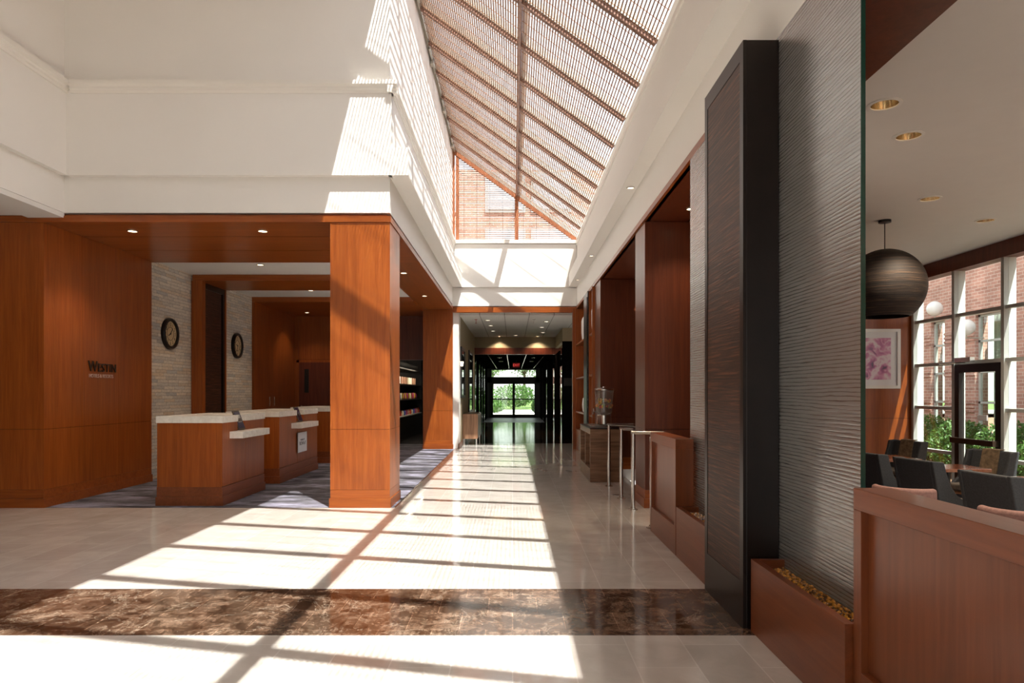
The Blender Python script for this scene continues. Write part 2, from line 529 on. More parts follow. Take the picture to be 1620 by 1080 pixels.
# ------------------------------------------------------------ mesh helpers
class MB:
    """collects shapes into ONE mesh object"""

    def __init__(s):
        s.bm = bmesh.new()

    def box(s, x0, x1, y0, y1, z0, z1):
        vs = [s.bm.verts.new(p) for p in ((x0, y0, z0), (x1, y0, z0), (x1, y1, z0), (x0, y1, z0), (x0, y0, z1), (x1, y0, z1), (x1, y1, z1), (x0, y1, z1))]
        for f in ((0, 3, 2, 1), (4, 5, 6, 7), (0, 1, 5, 4), (1, 2, 6, 5), (2, 3, 7, 6), (3, 0, 4, 7)):
            s.bm.faces.new([vs[i] for i in f])
        return s

    def obox(s, c, ax, ay, az):
        """oriented box from centre and three half-axis vectors"""
        c, ax, ay, az = Vector(c), Vector(ax), Vector(ay), Vector(az)
        vs = [s.bm.verts.new(c + ax * i + ay * j + az * k) for i, j, k in ((-1, -1, -1), (1, -1, -1), (1, 1, -1), (-1, 1, -1), (-1, -1, 1), (1, -1, 1), (1, 1, 1), (-1, 1, 1))]
        for f in ((0, 3, 2, 1), (4, 5, 6, 7), (0, 1, 5, 4), (1, 2, 6, 5), (2, 3, 7, 6), (3, 0, 4, 7)):
            s.bm.faces.new([vs[i] for i in f])
        return s

    def prism(s, pts, v):
        """polygon (3d points) extruded by vector v"""
        a = [s.bm.verts.new(p) for p in pts]
        b = [s.bm.verts.new(Vector(p) + Vector(v)) for p in pts]
        n = len(pts)
        s.bm.faces.new(a[::-1])
        s.bm.faces.new(b)
        for i in range(n):
            s.bm.faces.new((a[i], a[(i + 1) % n], b[(i + 1) % n], b[i]))
        return s

    def face(s, pts):
        s.bm.faces.new([s.bm.verts.new(p) for p in pts])
        return s

    def lathe(s, prof, c=(0, 0, 0), seg=32, axis='Z', cap=True):
        """prof: (radius, height) pairs"""
        rings = []
        for r, h in prof:
            ring = []
            for i in range(seg):
                a = 2 * pi * i / seg
                p = (r * cos(a), r * sin(a), h)
                if axis == 'X':
                    p = (h, r * cos(a), r * sin(a))
                elif axis == 'Y':
                    p = (r * sin(a), h, r * cos(a))
                ring.append(s.bm.verts.new((c[0] + p[0], c[1] + p[1], c[2] + p[2])))
            rings.append(ring)
        for a, b in zip(rings, rings[1:]):
            for i in range(seg):
                s.bm.faces.new((a[i], a[(i + 1) % seg], b[(i + 1) % seg], b[i]))
        if cap and prof[0][0] > 1e-5:
            s.bm.faces.new(rings[0][::-1])
        if cap and prof[-1][0] > 1e-5:
            s.bm.faces.new(rings[-1])
        return s

    def tube(s, pts, r, seg=12):
        pts = [Vector(p) for p in pts]
        rings = []
        n = len(pts)
        for i, p in enumerate(pts):
            d = (pts[min(i + 1, n - 1)] - pts[max(i - 1, 0)]).normalized()
            up = Vector((0, 1, 0)) if abs(d.y) < 0.9 else Vector((0, 0, 1))
            a = d.cross(up).normalized()
            b = d.cross(a).normalized()
            rr = r[i] if isinstance(r, (list, tuple)) else r
            rings.append([s.bm.verts.new(p + a * rr * cos(2 * pi * k / seg) + b * rr * sin(2 * pi * k / seg)) for k in range(seg)])
        for a, b in zip(rings, rings[1:]):
            for i in range(seg):
                s.bm.faces.new((a[i], a[(i + 1) % seg], b[(i + 1) % seg], b[i]))
        s.bm.faces.new(rings[0][::-1])
        s.bm.faces.new(rings[-1])
        return s

    def ball(s, c, r, sub=2, sq=(1, 1, 1)):
        g = bmesh.ops.create_icosphere(s.bm, subdivisions=sub, radius=r)
        for v in g['verts']:
            v.co = Vector((v.co.x * sq[0] + c[0], v.co.y * sq[1] + c[1], v.co.z * sq[2] + c[2]))
        return s

    def build(s, name, mat, parent=None, smooth=False, bevel=0.0, loc=None, seg=2):
        bmesh.ops.recalc_face_normals(s.bm, faces=s.bm.faces)
        me = bpy.data.meshes.new(name)
        s.bm.to_mesh(me)
        s.bm.free()
        me.materials.append(M[mat] if isinstance(mat, str) else mat)
        if smooth:
            me.polygons.foreach_set('use_smooth', [True] * len(me.polygons))
            try:
                me.set_sharp_from_angle(angle=radians(40))
            except Exception:
                pass
        o = bpy.data.objects.new(name, me)
        COL.objects.link(o)
        if loc:
            o.location = loc
        if parent:
            o.parent = parent
        if bevel:
            b = o.modifiers.new('bevel', 'BEVEL')
            b.width = bevel
            b.segments = seg
            b.limit_method = 'ANGLE'
        return o


def tag(o, label, cat, group=None, kind=None):
    o['label'] = label
    o['category'] = cat
    if group:
        o['group'] = group
    if kind:
        o['kind'] = kind
    return o


def thing(name, label, cat, loc=(0, 0, 0), rz=0, group=None):
    o = bpy.data.objects.new(name, None)
    o.empty_display_size = 0.1
    COL.objects.link(o)
    o.location = loc
    o.rotation_euler = (0, 0, rz)
    return tag(o, label, cat, group)


def struct(o, label=None, cat=None):
    o['kind'] = 'structure'
    if label:
        o['label'] = label
    if cat:
        o['category'] = cat
    return o


def copy_tree(o, parent=None):
    c = o.copy()
    COL.objects.link(c)
    if parent:
        c.parent = parent
    for ch in list(o.children):
        copy_tree(ch, c)
    return c


def text_mesh(name, body, size, extrude, mat, parent, loc, rot, align='CENTER', space=1.0, sx=1.0, width=None):
    cu = bpy.data.curves.new(name, 'FONT')
    cu.body = body
    cu.size = size
    cu.extrude = extrude
    cu.align_x = align
    cu.space_character = space
    tmp = bpy.data.objects.new(name + '_tmp', cu)
    COL.objects.link(tmp)
    dg = bpy.context.evaluated_depsgraph_get()
    dg.update()
    me = bpy.data.meshes.new_from_object(tmp.evaluated_get(dg))
    bpy.data.objects.remove(tmp)
    bpy.data.curves.remove(cu)
    me.name = name
    me.materials.clear()
    me.materials.append(M[mat])
    o = bpy.data.objects.new(name, me)
    COL.objects.link(o)
    o.parent = parent
    o.location = loc
    o.rotation_euler = rot
    if width:
        xs_ = [v.co.x for v in me.vertices]
        sx = width / (max(xs_) - min(xs_))
    o.scale = (sx, 1, 1)
    return o


ROTX = (pi / 2, 0, pi / 2)      # text standing on a wall that faces +X
ROTNX = (pi / 2, 0, -pi / 2)    # on a wall that faces -X
ROTF = (pi / 2, 0, 0)           # facing the camera (-Y)

# ------------------------------------------------------------ key dimensions
ZW = 3.40     # top of the wood openings
XL, XR = -1.44, 1.54
YF, YB = 8.01, 16.4
GX, GZ = -1.44, 7.17    # skylight top edge
BX, BZ = 1.53, 5.03     # skylight bottom edge
YS = -3.0               # start of atrium behind the camera

# ------------------------------------------------------------ floors
def flat(name, x0, x1, y0, y1, z, mat, th=0.1):
    return struct(MB().box(x0, x1, y0, y1, z - th, z).build(name, mat))


flat('floor_tile_near', -12, 1.7, YS - 3, 3.80, 0, 'tile')
flat('floor_marble_band', -12, 1.7, 3.80, 4.70, 0, 'emperador')
flat('floor_tile_middle', -12, 1.7, 4.70, YF, 0, 'tile')
flat('floor_tile_corridor', XL + 0.05, 1.7, YF, 18.2, 0, 'tile')
flat('floor_hall_dark', -1.6, 2.0, 18.2, 31.0, 0, 'darkfloor')
flat('floor_carpet', -12, XL + 0.05, YF, 18.0, 0.0, 'carpet')
flat('floor_pantry', -4.5, XL - 0.2, 18.0, 24, 0.0, 'black')
flat('floor_mat', -1.6, 2.0, 31.0, 37.4, 0.0, 'bronze')
flat('floor_step_middle', 1.7, 2.0, YS, 16.4, -0.15, 'tile', 0.25)
flat('floor_restaurant', 2.0, 6.95, YS - 3, 11.7, -0.30, 'carpet')
struct(MB().box(-1.395, -1.375, YF, 16.4, 0.0, 0.004).build('trim_1', 'steel'))

# ------------------------------------------------------------ upper atrium walls
struct(MB().box(-12, XL, YF, YB, ZW + 0.06, 7.6).build('wall_front', 'paint'))
struct(MB().box(-12, -5.26, YS, YF, ZW + 0.06, 7.6).build('wall_left', 'paint'))
struct(MB().box(XL, 2.2, YB, YB + 0.35, ZW + 0.03, BZ - 0.02).build('wall_back', 'paint'))
struct(MB().box(XR, 2.28, YS, YB, ZW, BZ - 0.06).build('wall_right', 'paint'))
struct(MB().box(-12, 2.28, YS - 0.2, YS, 3.2, 7.6).box(-12, -2.6, YS - 0.2, YS, 0, 3.2).box(-0.6, 2.28, YS - 0.2, YS, 0, 3.2).build('wall_rear_added', 'paint'))  # unseen wall added to cut fill light, opening left to let some in
struct(MB().box(-12, XL, YS, YF, 7.2, 7.35).build('ceiling_atrium', 'ceil'))


def band(name, pts, y0=None, y1=None, x0=None, x1=None, mat='paint_trim'):
    """profile extruded along Y (pts are x,z) or along X (pts are y,z)"""
    m = MB()
    if y0 is not None:
        m.prism([(p[0], y0, p[1]) for p in pts], (0, y1 - y0, 0))
    else:
        m.prism([(x0, p[0], p[1]) for p in pts], (x1 - x0, 0, 0))
    return struct(m.build(name, mat))


# middle band with its moulding on the front, left and corridor walls
band('trim_2', [(YF + 0.01, 3.88), (YF - 0.07, 3.88), (YF - 0.07, 4.86), (YF + 0.01, 4.86)], x0=-5.19, x1=XL + 0.03, mat='paint')
band('trim_3', [(YF + 0.01, 4.83), (YF - 0.085, 4.83), (YF - 0.085, 4.86), (YF - 0.10, 4.875), (YF - 0.10, 4.90), (YF - 0.125, 4.92), (YF - 0.125, 4.965), (YF + 0.01, 4.975)], x0=-5.14, x1=XL + 0.10)
band('trim_4', [(-5.27, 3.88), (-5.19, 3.88), (-5.19, 4.86), (-5.27, 4.86)], y0=YS, y1=YF - 0.06, mat='paint')
band('trim_5', [(-5.27, 4.83), (-5.175, 4.83), (-5.175, 4.86), (-5.16, 4.875), (-5.16, 4.90), (-5.135, 4.92), (-5.135, 4.965), (-5.27, 4.975)], y0=YS, y1=YF - 0.06)
band('trim_6', [(XL - 0.01, 4.2), (XL + 0.03, 4.2), (XL + 0.03, 4.86), (XL - 0.01, 4.86)], y0=YF - 0.069, y1=YB, mat='paint')
band('trim_7', [(XL - 0.01, 4.83), (XL + 0.045, 4.83), (XL + 0.045, 4.86), (XL + 0.06, 4.875), (XL + 0.06, 4.90), (XL + 0.085, 4.92), (XL + 0.085, 4.965), (XL - 0.01, 4.975)], y0=YF - 0.12, y1=YB)
band('trim_8', [(XL - 0.01, 3.88), (-1.215, 3.88), (-1.215, 4.2), (XL - 0.01, 4.2)], y0=YF - 0.069, y1=YB, mat='paint')
band('trim_9', [(XR + 0.01, 3.88), (1.35, 3.88), (1.35, 4.2), (XR + 0.01, 4.2)], y0=YS, y1=YB, mat='paint')
band('trim_10', [(YB + 0.01, 3.88), (YB - 0.05, 3.88), (YB - 0.05, BZ - 0.12), (YB + 0.01, BZ - 0.12)], x0=-1.40, x1=1.53, mat='paint')
band('trim_11', [(YB + 0.02, BZ - 0.11), (YB - 0.10, BZ - 0.11), (YB - 0.10, BZ - 0.03), (YB + 0.02, BZ - 0.03)], x0=-1.43, x1=1.55)
band('trim_12', [(XR + 0.01, BZ - 0.16), (XR - 0.02, BZ - 0.16), (XR - 0.02, BZ - 0.10), (XR + 0.01, BZ - 0.10)], y0=YS, y1=YB)

# wood header strips round the openings
struct(MB().box(-12, XL + 0.012, YF - 0.012, YF + 0.04, 3.35, 3.42).build('trim_13', 'cherry_h'))
struct(MB().box(XL - 0.04, XL + 0.012, YF + 0.04, YB, 3.35, 3.42).build('trim_14', 'cherry_y'))
struct(MB().box(XL, XR, YB - 0.01, YB + 0.12, 3.28, 3.41).build('trim_15', 'cherry_h'))
struct(MB().box(XR - 0.012, XR + 0.06, 4.80, YB, 3.36, 3.42).build('trim_16', 'cherry_y'))

# left area ceilings
struct(MB().box(-12, XL - 0.04, YF + 0.04, 10.5, 3.35, 3.45).build('ceiling_wood_front', 'cherry_h'))
struct(MB().box(-2.15, XL - 0.04, 10.5, YB, 3.35, 3.45).build('ceiling_wood_side', 'cherry_y'))
struct(MB().box(-8, -2.15, 10.5, 14.66, 3.405, 3.45).build('ceiling_lobby', 'ceil'))
struct(MB().box(-5.57, -2.15, 11.88, 13.03, 3.30, 3.404).build('ceiling_beam', 'cherry_h'))
struct(MB().box(-5.6, -2.15, 14.66, 17.5, 3.30, 3.45).build('ceiling_wood_back', 'cherry_h'))
struct(MB().box(-5.68, -5.26, YS, YF, 3.40, 3.455).build('ceiling_soffit_left', 'ceil'))
struct(MB().box(-12, -5.68, YS, YF, 3.43, 3.46).build('ceiling_alcove_left', 'ceil'))
for y in (8.75, 9.6):
    struct(MB().box(-5.49, -2.2, y, y + 0.006, 3.3485, 3.352).build('trim_%d' % (17 + int(y > 9)), 'black'))


# panelled cherry walls: panels with thin gaps over a dark core
def panel_box(name, x0, x1, y0, y1, z0, z1, zs=(0.92,), ys=(), xs=(), mat='cherry', core='black', g=0.004, base=0.21):
    """panels on all four sides of a block, seams at zs (heights), ys, xs"""
    o = MB().box(x0 + 0.008, x1 - 0.008, y0 + 0.008, y1 - 0.008, z0, z1).build(name, core)
    m = MB()
    zz = [z0 + base] + list(zs) + [z1]
    yy = [y0] + list(ys) + [y1]
    xx = [x0] + list(xs) + [x1]
    for a, b in zip(zz, zz[1:]):
        for c, d in zip(yy, yy[1:]):
            c2 = c + (g / 2 if c != y0 else 0)
            d2 = d - (g / 2 if d != y1 else 0)
            m.box(x0, x0 + 0.012, c2, d2, a + g / 2, b - g / 2)
            m.box(x1 - 0.012, x1, c2, d2, a + g / 2, b - g / 2)
        for c, d in zip(xx, xx[1:]):
            c2 = c + (g / 2 if c != x0 else 0.012)
            d2 = d - (g / 2 if d != x1 else 0.012)
            m.box(c2, d2, y0, y0 + 0.012, a + g / 2, b - g / 2)
            m.box(c2, d2, y1 - 0.012, y1, a + g / 2, b - g / 2)
    b_ = MB()
    if base > 0:
        b_.box(x0, x1, y0, y1, z0 + 0.11, z0 + base)
        b_.box(x0 - 0.012, x1 + 0.012, y0 - 0.012, y1 + 0.012, z0, z0 + 0.11)
    return o, m.build('panel', mat, o), (b_.build('plinth', 'cherry_h', o, bevel=0.002) if base > 0 else None)


o, p, b = panel_box('wall_wood_left', -9.0, -5.5, YF, 10.4, 0, 3.35, ys=(8.72, 9.53), xs=(-7.4,))
struct(o)
# stone wall of the lobby, in two visible stretches of one wall
struct(MB().box(-5.9, -5.6, 10.4, 14.66, 0, 3.404).build('wall_stone', 'stone'))
# second portal: jamb and the dark recessed panel beside it
struct(MB().box(-5.59, -5.40, 11.88, 12.0, 0, 3.30).box(-5.59, -5.52, 12.0, 13.03, 0, 3.30).box(-5.59, -5.46, 12.97, 13.03, 0, 3.30).build('wall_portal_jamb', 'cherry'))
fr = thing('wall_panel', 'dark wenge wall panel in espresso frame between the two stretches of stone wall', 'panel', (-5.52, 12.0, 0))
MB().box(0.001, 0.02, 0.0, 0.97, 0, 3.30).build('panel_board', 'wenge', fr)
MB().box(0.02, 0.05, 0.0, 0.08, 0, 3.30).box(0.02, 0.05, 0.89, 0.97, 0, 3.30).box(0.02, 0.05, 0.08, 0.89, 3.2, 3.30).build('panel_frame', 'espresso', fr)
# third bay: cherry side wall and back wall with door
o, p, b = panel_box('wall_wood_far_left', -6.0, -5.56, 14.68, 17.4, 0, 3.30, ys=(15.6, 16.5))
struct(o)
o, p, b = panel_box('wall_wood_back', -6.0, -3.2, 17.42, 17.7, 0, 3.30, zs=(0.92, 2.2), xs=(-5.47, -4.47))
struct(o)
d = struct(MB().box(-5.44, -4.50, 17.385, 17.42, 0.01, 2.12).build('door_1', 'mahogany'))
MB().box(-5.30, -5.19, 17.378, 17.386, 1.35, 1.95).build('glass_panel', 'darkmetal', d)
MB().lathe([(0.028, 0), (0.028, 0.03), (0.01, 0.05)], c=(-5.36, 17.33, 1.0), axis='Y', seg=16).box(-5.37, -5.25, 17.32, 17.335, 0.99, 1.01).build('door_handle', 'steel', d)
struct(MB().box(-5.50, -5.44, 17.39, 17.42, 0, 2.18).box(-4.50, -4.44, 17.39, 17.42, 0, 2.18).box(-5.50, -4.44, 17.39, 17.42, 2.12, 2.18).build('trim_19', 'cherry'))
for y in (15.55, 15.85):
    tag(MB().tube([(-5.53, y, 1.05), (-5.53, y, 1.25)], 0.008, 8).box(-5.56, -5.53, y - .005, y + .005, 1.06, 1.07).box(-5.56, -5.53, y - .005, y + .005, 1.23, 1.24).build('pull_handle', 'steel'),
        'slim steel pull handle on the dark cherry wall behind the desks', 'handle', 'steel pulls on the back wall')
# bulkhead over the pantry, outer left boundary
struct(MB().box(-3.2, -2.15, 17.42, 17.6, 2.19, 3.45).build('wall_bulkhead', 'mahogany'))
struct(MB().box(-12.2, -12, YS, 18, 0, 3.6).build('wall_outer_left', 'cherry'))

# the two cherry columns on the left of the corridor
for (x0, x1, y0, y1, lab) in ((-2.14, XL, YF, 8.70, 'big square cherry column at the near corner, striped by sunlight'),
                              (-2.15, XL, YB - 0.02, 17.0, 'far cherry column beside the snack shelves, crossed by a sun patch')):
    w_, l_ = x1 - x0, y1 - y0
    e = thing('wood_column', lab, 'column', ((x0 + x1) / 2, (y0 + y1) / 2, 0))
    core, p, b = panel_box('core', -w_ / 2, w_ / 2, -l_ / 2, l_ / 2, 0, 3.35)
    core.parent = e
    p.parent = e
    b.parent = e

# ------------------------------------------------------------ skylight
sl = Vector((BX - GX, 0, BZ - GZ))
SLEN = sl.length
sdir = sl.normalized()
snor = Vector((-sdir.z, 0, sdir.x))
if snor.z < 0:
    snor = -snor


def SP(s, y, h=0.0):
    """point on the skylight: s metres down the slope, h above it"""
    return Vector((GX, y, GZ)) + sdir * s + snor * h


def slope_box(m, s0, s1, y0, y1, h0, h1):
    c = (SP(s0, y0, h0) + SP(s1, y1, h1)) / 2
    m.obox(c, sdir * (s1 - s0) / 2, Vector((0, (y1 - y0) / 2, 0)), snor * (h1 - h0) / 2)


PIT = 1.02
Y0R = YB + 0.02
rafts = [Y0R - PIT * k for k in range(0, 19)]
SMID = (0.095 - GX) / sdir.x
# glazing above
g = MB()
slope_box(g, -0.05, SLEN + 0.05, YS, YB + 0.1, 0.19, 0.196)
struct(g.build('window_skylight', 'skyglass'))
gm = MB()
for k in range(19):
    y = rafts[k]
    if y > YS + 0.1:
        slope_box(gm, -0.05, SLEN + 0.05, y - 0.046, y + 0.046, 0.035, 0.13)
slope_box(gm, SMID - 0.028, SMID + 0.028, YS, YB, 0.131, 0.17)
struct(gm.build('trim_20', 'greymetal'))
# centre beam, edge beams
cb_ = MB()
slope_box(cb_, SMID - 0.022, SMID + 0.022, YS, YB, -0.005, 0.08)
tag(cb_.build('skylight_beam', 'blindrail'), 'long brown centre beam running the length of the skylight', 'beam')
eb = MB()
slope_box(eb, -0.02, 0.05, YS, YB, 0.01, 0.19)
struct(eb.build('trim_21', 'greymetal'))
eb = MB()
slope_box(eb, SLEN - 0.01, SLEN + 0.05, YS, YB, 0.0, 0.19)
struct(eb.build('trim_22', 'paint_trim'))
# roof over skylight edges so no light leaks
struct(MB().box(-12, GX - 0.02, YS, YB + 0.1, 7.35, 7.5).build('ceiling_roof', 'ceil'))

# woven wood blinds: one thing per bay and half; each bay panel: slats, cords, rails
SP_ = 0.039


def make_blind(s0, s1, L):
    """origin at s0 on slope, local y along corridor; built for a bay of length L"""
    e = thing('wood_blind', 'blind', 'blind')
    def q(m, a0, a1, y0, y1, h0, h1):
        c = sdir * (a0 + a1) / 2 + Vector((0, (y0 + y1) / 2, 0)) + snor * (h0 + h1) / 2
        m.obox(c, sdir * (a1 - a0) / 2, Vector((0, (y1 - y0) / 2, 0)), snor * (h1 - h0) / 2)
    m = MB()
    n = int((s1 - s0) / SP_)
    for i in range(n):
        a = (i + 0.5) * (s1 - s0) / n
        q(m, a - 0.0062, a + 0.0062, 0.03, L - 0.03, 0.012, 0.033)
    m.build('slats', 'slat', e)
    for yy in (0.004, L - 0.034):
        m = MB()
        q(m, 0, s1 - s0, yy, yy + 0.030, -0.012, 0.030)
        m.build('rail', 'blindrail', e)
    m = MB()
    for k in range(4):
        yy = 0.14 + k * (L - 0.28) / 3
        q(m, 0, s1 - s0, yy - 0.003, yy + 0.003, 0.006, 0.012)
    m.build('cords', 'cord', e)
    return e


ordn = ['nearest', 'second nearest', 'third nearest', 'fourth nearest', 'fifth nearest', 'sixth nearest', 'seventh nearest', 'eighth nearest', 'ninth nearest', 'farthest but one', 'farthest']
vis = list(range(10, -1, -1))
up = make_blind(0.06, SMID - 0.026, PIT)
lo = make_blind(SMID + 0.026, SLEN - 0.02, PIT)
for half, proto, s_at, word in (('upper', up, 0.06, 'left of the centre beam'), ('lower', lo, SMID + 0.026, 'right of the centre beam')):
    first = True
    for k in range(18):
        y = rafts[k] - PIT
        o = proto if first else copy_tree(proto)
        first = False
        o.location = SP(s_at, y)
        # name them from the back end of the skylight, where the counting is easy
        names = ['farthest', 'second farthest', 'third farthest', 'fourth farthest', 'fifth farthest', 'sixth farthest', 'seventh farthest', 'eighth farthest', 'ninth farthest', 'tenth farthest', 'eleventh farthest', 'twelfth farthest', 'thirteenth farthest', 'fourteenth farthest', 'fifteenth farthest', 'sixteenth farthest', 'seventeenth farthest', 'eighteenth farthest']
        if k < len(names):
            o['label'] = '%s slatted wood skylight blind %s, counted from the gable window' % (names[k], word)
        else:
            o['label'] = 'slatted wood skylight blind %s above the camera end of the atrium' % word
        o['group'] = 'slatted wood blinds under the skylight'
# shade motors on the upper edge
for i, y in enumerate((9.8, 11.9, 13.9, 15.9)):
    m = MB()
    p = SP(0.07, y, -0.03)
    m.obox(p, Vector((0.03, 0, 0)), Vector((0, 0.06, 0)), Vector((0, 0, 0.05)))
    m.tube([(p.x, y - 0.45, p.z + 0.02), (p.x, y + 0.45, p.z + 0.02)], 0.016, 8)
    tag(m.build('blind_bracket', 'greymetal'), '%s pale grey blind bracket along the upper left skylight edge' % ['nearest', 'second nearest', 'third nearest', 'farthest'][i], 'bracket', 'grey blind brackets')

# gable window at the far end
zt = lambda x: GZ + (x - GX) * (BZ - GZ) / (BX - GX)
gz0 = BZ - 0.03
struct(MB().prism([(GX, YB + 0.12, gz0), (BX, YB + 0.12, gz0), (GX, YB + 0.12, GZ + 0.1)], (0, 0.006, 0)).build('window_gable', 'skyglass'))
gf = MB()
gf.box(GX, GX + 0.05, YB - 0.02, YB + 0.06, gz0, zt(GX + 0.03))
gf.box(GX + 0.075, GX + 0.15, YB - 0.02, YB + 0.06, gz0, zt(GX + 0.14) + 0.02)
gf.box(0.095 - 0.045, 0.095 + 0.045, YB - 0.02, YB + 0.06, gz0, zt(0.14) + 0.02)
gf.prism([(GX, YB - 0.03, GZ - 0.07), (BX, YB - 0.03, BZ - 0.07), (BX, YB - 0.03, BZ + 0.03), (GX, YB - 0.03, GZ + 0.03)], (0, 0.08, 0))
struct(gf.build('trim_23', 'gablewood'))
for (a, b_, w) in ((GX + 0.15, 0.05, 'wider left'), (0.14, BX - 0.06, 'narrow right')):
    e = thing('gable_blind', 'slatted blind in the %s part of the triangular gable window' % w, 'blind', (a, YB + 0.02, gz0), group='gable window blinds')
    m = MB()
    z = 0.02
    while True:
        xe = min(b_, BX + (gz0 + z + 0.02 - BZ) * (BX - GX) / (BZ - GZ) - 0.06)
        if xe - a < 0.04:
            break
        m.box(0, xe - a, -0.006, 0.006, z, z + 0.018)
        z += 0.043
    m.build('slats', 'slat', e)
    m = MB()
    x = a + 0.12
    while x < b_ - 0.05:
        m.box(x - a - 0.003, x - a + 0.003, -0.011, -0.007, 0, zt(x) - gz0 - 0.06)
        x += 0.31
    m.build('cords', 'darkmetal', e)

# ------------------------------------------------------------ right side of the corridor
struct(MB().box(XR + 0.02, 2.28, YS, YB, 3.36, 3.40).build('ceiling_wood_right', 'cherry_shaded'))
# piers between the bays
for i, (y0, y1, lab) in enumerate(((8.0, 8.62, 'near cherry pier with painted-in shade right of the corridor, beside the step rails'), (12.06, 12.84, 'far cherry pier with painted-in shade behind the drink dispenser'))):
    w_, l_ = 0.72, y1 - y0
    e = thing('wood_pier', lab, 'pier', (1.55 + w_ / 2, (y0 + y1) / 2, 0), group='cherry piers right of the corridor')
    core, p, b = panel_box('core', -w_ / 2, w_ / 2, -l_ / 2, l_ / 2, 0, 3.355, mat='cherry_shaded')
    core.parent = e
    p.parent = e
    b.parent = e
# extend floors under the piers beyond the step
struct(MB().box(1.7, 2.36, 7.99, 8.64, -0.2, 0.0).box(1.7, 2.36, 12.05, 16.5, -0.2, 0.0).build('floor_pier_base', 'tile'))
# low cherry walls behind the bays (toward the restaurant)
struct(MB().box(2.36, 2.46, 6.7, 12.1, -0.3, 3.36).build('wall_bay_back', 'cherry_shaded'))
struct(MB().box(2.29, 2.4, 12.86, YB, 0.0, 3.36).build('wall_shelf_back', 'cherry'))
struct(MB().box(1.50, 2.4, YB, YB + 0.6, 0.0, 3.42).build('wall_right_end', 'cherry'))
struct(MB().box(1.44, 1.56, YB - 0.06, YB + 0.12, 0.0, 3.36).build('trim_24', 'cherry'))


def half_wall(y0, y1, x0, lab, ztop=0.965):
    """framed cherry half wall with a flat cap; local origin at its base"""
    L = y1 - y0
    e = thing('half_wall', lab, 'half wall', (x0, y0, 0), group='framed cherry half walls')
    MB().box(0.03, 0.12, 0.02, L - 0.02, 0.0, ztop - 0.05).build('core_panel', 'cherry_panel', e)
    MB().box(0, 0.15, 0, L, ztop - 0.085, ztop).build('top_rail', 'cherry_rail', e, bevel=0.002)
    MB().box(0, 0.15, L - 0.06, L, 0.0, ztop - 0.085).build('stile', 'cherry_panel', e, bevel=0.0015)
    MB().box(0, 0.15, 0, 0.06, 0.0, ztop - 0.085).build('stile', 'cherry_panel', e, bevel=0.0015)
    MB().box(0, 0.15, 0.06, L - 0.06, 0.0, 0.24).build('bottom_rail', 'cherry_rail', e, bevel=0.0015)
    return e


half_wall(YS + 0.5, 2.765, 1.38, 'large framed cherry half wall in the right foreground, near the camera')
half_wall(5.66, 6.69, 1.35, 'smaller framed cherry half wall beyond the dark column, beside the handrails')


def planter(y0, y1, lab):
    L = y1 - y0
    e = thing('screen_plinth', lab, 'plinth', (1.35, y0, 0), group='cherry plinths under the glass screens')
    MB().box(0, 0.04, 0, L, 0, 0.41).box(0.0401, 0.33, 0, 0.03, 0, 0.41).box(0.0401, 0.33, L - 0.03, L, 0, 0.41).build('front_board', 'cherry_rail', e, bevel=0.0015)
    MB().box(0.29, 0.33, 0.03, L - 0.03, 0, 0.41).box(0.04, 0.29, 0.03, L - 0.03, 0.30, 0.345).build('trough', 'espresso', e)
    m = MB()
    rr = random.Random(3)
    nb = int((L - 0.08) / 0.021)
    for k in range(nb):
        for j in range(5):
            m.ball((0.058 + j * 0.0255 + rr.uniform(-.002, .002), 0.045 + k * 0.021 + rr.uniform(-.002, .002), 0.362 + rr.uniform(0, .008)), 0.0115, 1)
    o = m.build('amber_beads', 'beads', e, smooth=True)
    o['kind'] = 'stuff'
    return e


planter(2.775, 3.87, 'near low cherry plinth with amber beads given an added glow, left of the big half wall')
planter(4.71, 5.64, 'far low cherry plinth with amber beads, beyond the dark column')


def screen(y0, y1, lab):
    L = y1 - y0
    e = thing('glass_screen', lab, 'glass screen', (1.53, y0, 0.346), group='tall rippled glass screens')
    MB().box(0, 0.018, 0, L, 0, 3.40 - 0.346 - 0.002).build('rippled_pane', 'ripple', e)
    MB().box(-0.001, 0.019, -0.004, 0, 0, 3.40 - 0.346 - 0.002).build('pane_edge', 'glassedge', e)
    return e


screen(3.0, 4.07, 'large rippled glass screen between the dark column and the dining room')
screen(4.5, 5.88, 'narrow rippled glass screen seen beyond the dark column')

# dark column
e = thing('dark_column', 'tall espresso column with a ribbed wenge inset facing the corridor', 'column', (1.32, 3.91, 0))
MB().box(0.02, 0.205, 0.0, 0.78, 0, 3.37).build('core', 'espresso', e, bevel=0.002)
MB().box(0.003, 0.02, 0.06, 0.72, 0.26, 3.27).build('inset_panel', 'wenge', e)
MB().box(0, 0.02, 0, 0.06, 0, 3.37).box(0, 0.02, 0.72, 0.78, 0, 3.37).box(0, 0.02, 0.06, 0.72, 3.27, 3.37).box(0, 0.02, 0.06, 0.72, 0, 0.26).build('face_frame', 'espresso', e)
for nd in ():
    pass

